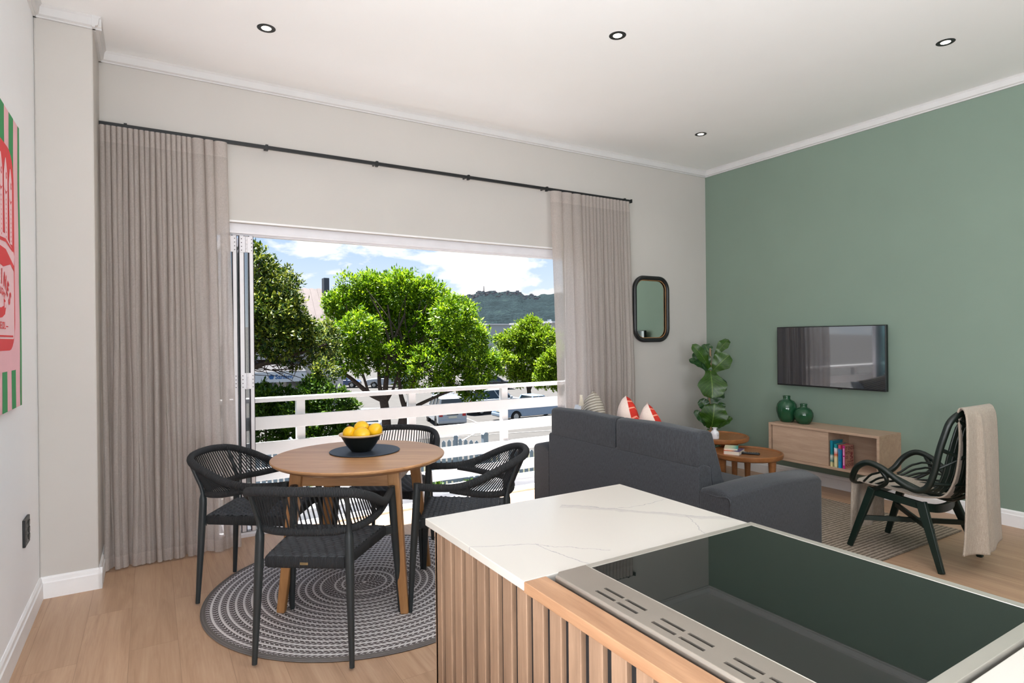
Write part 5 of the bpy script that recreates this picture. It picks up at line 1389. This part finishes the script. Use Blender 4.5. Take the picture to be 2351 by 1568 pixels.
# hill with houses on the ridge
def m_hill():
    m, nt, b = newmat('haze_tinted_forest'); v = coords(nt, (1, 1, 1))
    f = noise(nt, v, .02, 6, .7); f2 = noise(nt, v, .11, 4, .75)
    ff = mathn(nt, 'ADD', mathn(nt, 'MULTIPLY', f, .45), mathn(nt, 'MULTIPLY', f2, .55))
    nt.links.new(ramp(nt, ff, [(.35, lin('#1b2427')), (.55, lin('#29363a')), (.72, lin('#3c4d47'))]), b.inputs['Base Color'])  # greyed blue-green tones hold the aerial haze in the colour
    b.inputs['Roughness'].default_value = 1; b.inputs['Specular IOR Level'].default_value = .05
    bump(nt, b, f2, 1, 14); return m
def ridge(u):
    pts = [(500, 668), (900, 668), (1040, 690), (1075, 678), (1110, 668), (1150, 671), (1180, 668), (1215, 679), (1240, 677), (1283, 673), (1330, 668), (1500, 690), (1800, 700)]
    for (a, va), (b, vb) in zip(pts, pts[1:]):
        if a <= u <= b: return va+(vb-va)*(u-a)/(b-a)
    return 690
def fn(u, v):
    px = 500+1200*u; top = atd(px, ridge(px)+2*sin(px*.21)+1.0*sin(px*.57), 1250); bot = atd(px, 752, 850)
    t = v; p = bot.lerp(top, t); p.z = bot.z+(top.z-bot.z)*(t**.8) + 3*sin(px*.13+t*8)*t*(1-t)*4*.5
    return p
hl = MB().grid(fn, 160, 40).build('hillside', m_hill(), smooth=80); hl['kind'] = 'structure'
mb = MB(); hm = [plain('hill_house_white', '#8f8e90', .8), plain('hill_house_roof', '#6a5c5c', .8)]
rh = random.Random(3)
for k in range(150):
    px = rh.uniform(1055, 1240); t = rh.uniform(.74, .99); 
    if px > 1150 and rh.random() < .3: continue
    p = fn((px-500)/1200, t)
    w = rh.uniform(2, 5); hh = rh.uniform(.8, 1.8)
    mb.box(p.x-w/2, p.y-w/2, p.z-2, p.x+w/2, p.y+w/2, p.z+hh, 0); mb.box(p.x-w/2-.5, p.y-w/2-.5, p.z+hh, p.x+w/2+.5, p.y+w/2+.5, p.z+hh+.6, 1 if rh.random() < .6 else 0)
o = mb.build('hillside_houses', hm, smooth=0); tag(o, 'scatter of tiny houses along the hill ridge', 'houses', kind='stuff')
p = atd(1111, 668, 1248); o = MB().lathe([(1.0, 0), (.6, 12), (0, 12)], 8).build('radio_mast', hm[1], smooth=0); o.location = (p.x, p.y, p.z-2); tag(o, 'thin mast standing on the hill ridge', 'mast')

# ================================================================ WORLD, SUN
w = bpy.data.worlds.new('sky'); sc.world = w; w.use_nodes = True; nt = w.node_tree; nt.nodes.clear()
out = N(nt, 'ShaderNodeOutputWorld'); bg = N(nt, 'ShaderNodeBackground')
tc = N(nt, 'ShaderNodeTexCoord'); sp = N(nt, 'ShaderNodeSeparateXYZ'); nt.links.new(tc.outputs['Generated'], sp.inputs[0])
grad = ramp(nt, sp.outputs['Z'], [(0.0, lin('#d5e4f0')), (.10, lin('#b0cdec')), (.30, lin('#7fabdf')), (1, lin('#5f95d8'))])
mp = N(nt, 'ShaderNodeMapping'); mp.inputs['Scale'].default_value = (1, 1, 2.3); mp.inputs['Location'].default_value = (.35, 0, .1); nt.links.new(tc.outputs['Generated'], mp.inputs[0])
cn = noise(nt, mp.outputs[0], 5.5, 7, .55, .15)
cl = ramp(nt, cn, [(.50, (0, 0, 0, 1)), (.57, (1, 1, 1, 1))])
hz = mathn(nt, 'SUBTRACT', 1, mathn(nt, 'MULTIPLY', sp.outputs['Z'], 4.5))
clf = mathn(nt, 'MINIMUM', 1, mathn(nt, 'ADD', cl, mathn(nt, 'MAXIMUM', 0, mathn(nt, 'MULTIPLY', hz, .5))))
col = mixc(nt, clf, grad, (.98, .99, 1.0, 1))
below = mathn(nt, 'LESS_THAN', sp.outputs['Z'], -.01)
col = mixc(nt, below, col, (.28, .28, .27, 1))
nt.links.new(col, bg.inputs[0]); bg.inputs[1].default_value = 1.2; nt.links.new(bg.outputs[0], out.inputs[0])
sl = bpy.data.lights.new('sun', 'SUN'); sl.energy = 24.0; sl.angle = radians(.6); sl.color = (1, .97, .92)
so_ = bpy.data.objects.new('sun', sl); COL.objects.link(so_)
sdir = Vector((-.10, .224, 1.0)).normalized(); so_.rotation_euler = sdir.to_track_quat('Z', 'Y').to_euler()
# added fill lamps outside the two invented openings, brightening the room
al = bpy.data.lights.new('rear_fill_lamp', 'AREA'); al.shape = 'RECTANGLE'; al.size = 1.7; al.size_y = 2.3; al.energy = 195; al.color = (.95, .975, 1.0)
ao = bpy.data.objects.new('rear_fill_lamp', al); COL.objects.link(ao); ao.location = (.44, YB-.35, 1.3); ao.rotation_euler = (radians(112), 0, radians(8))
al = bpy.data.lights.new('side_fill_lamp', 'AREA'); al.shape = 'RECTANGLE'; al.size = 3.0; al.size_y = 2.0; al.energy = 345; al.color = (.95, .975, 1.0)  # added lamp tilted upward to brighten the ceiling from the left
ao = bpy.data.objects.new('side_fill_lamp', al); COL.objects.link(ao); ao.location = (XL-.32, -.65, 1.45); ao.rotation_euler = (radians(142), 0, radians(-90))
sc.view_settings.view_transform = 'Standard'; sc.view_settings.look = 'None'; sc.view_settings.gamma = 1; sc.view_settings.use_curve_mapping = False
sc.view_settings.exposure = 0.0
cy_ = sc.cycles
cy_.use_denoising = True; cy_.max_bounces = 10; cy_.diffuse_bounces = 6; cy_.glossy_bounces = 5; cy_.transparent_max_bounces = 24; cy_.transmission_bounces = 6
cy_.sample_clamp_indirect = 6; cy_.caustics_reflective = False; cy_.caustics_refractive = False
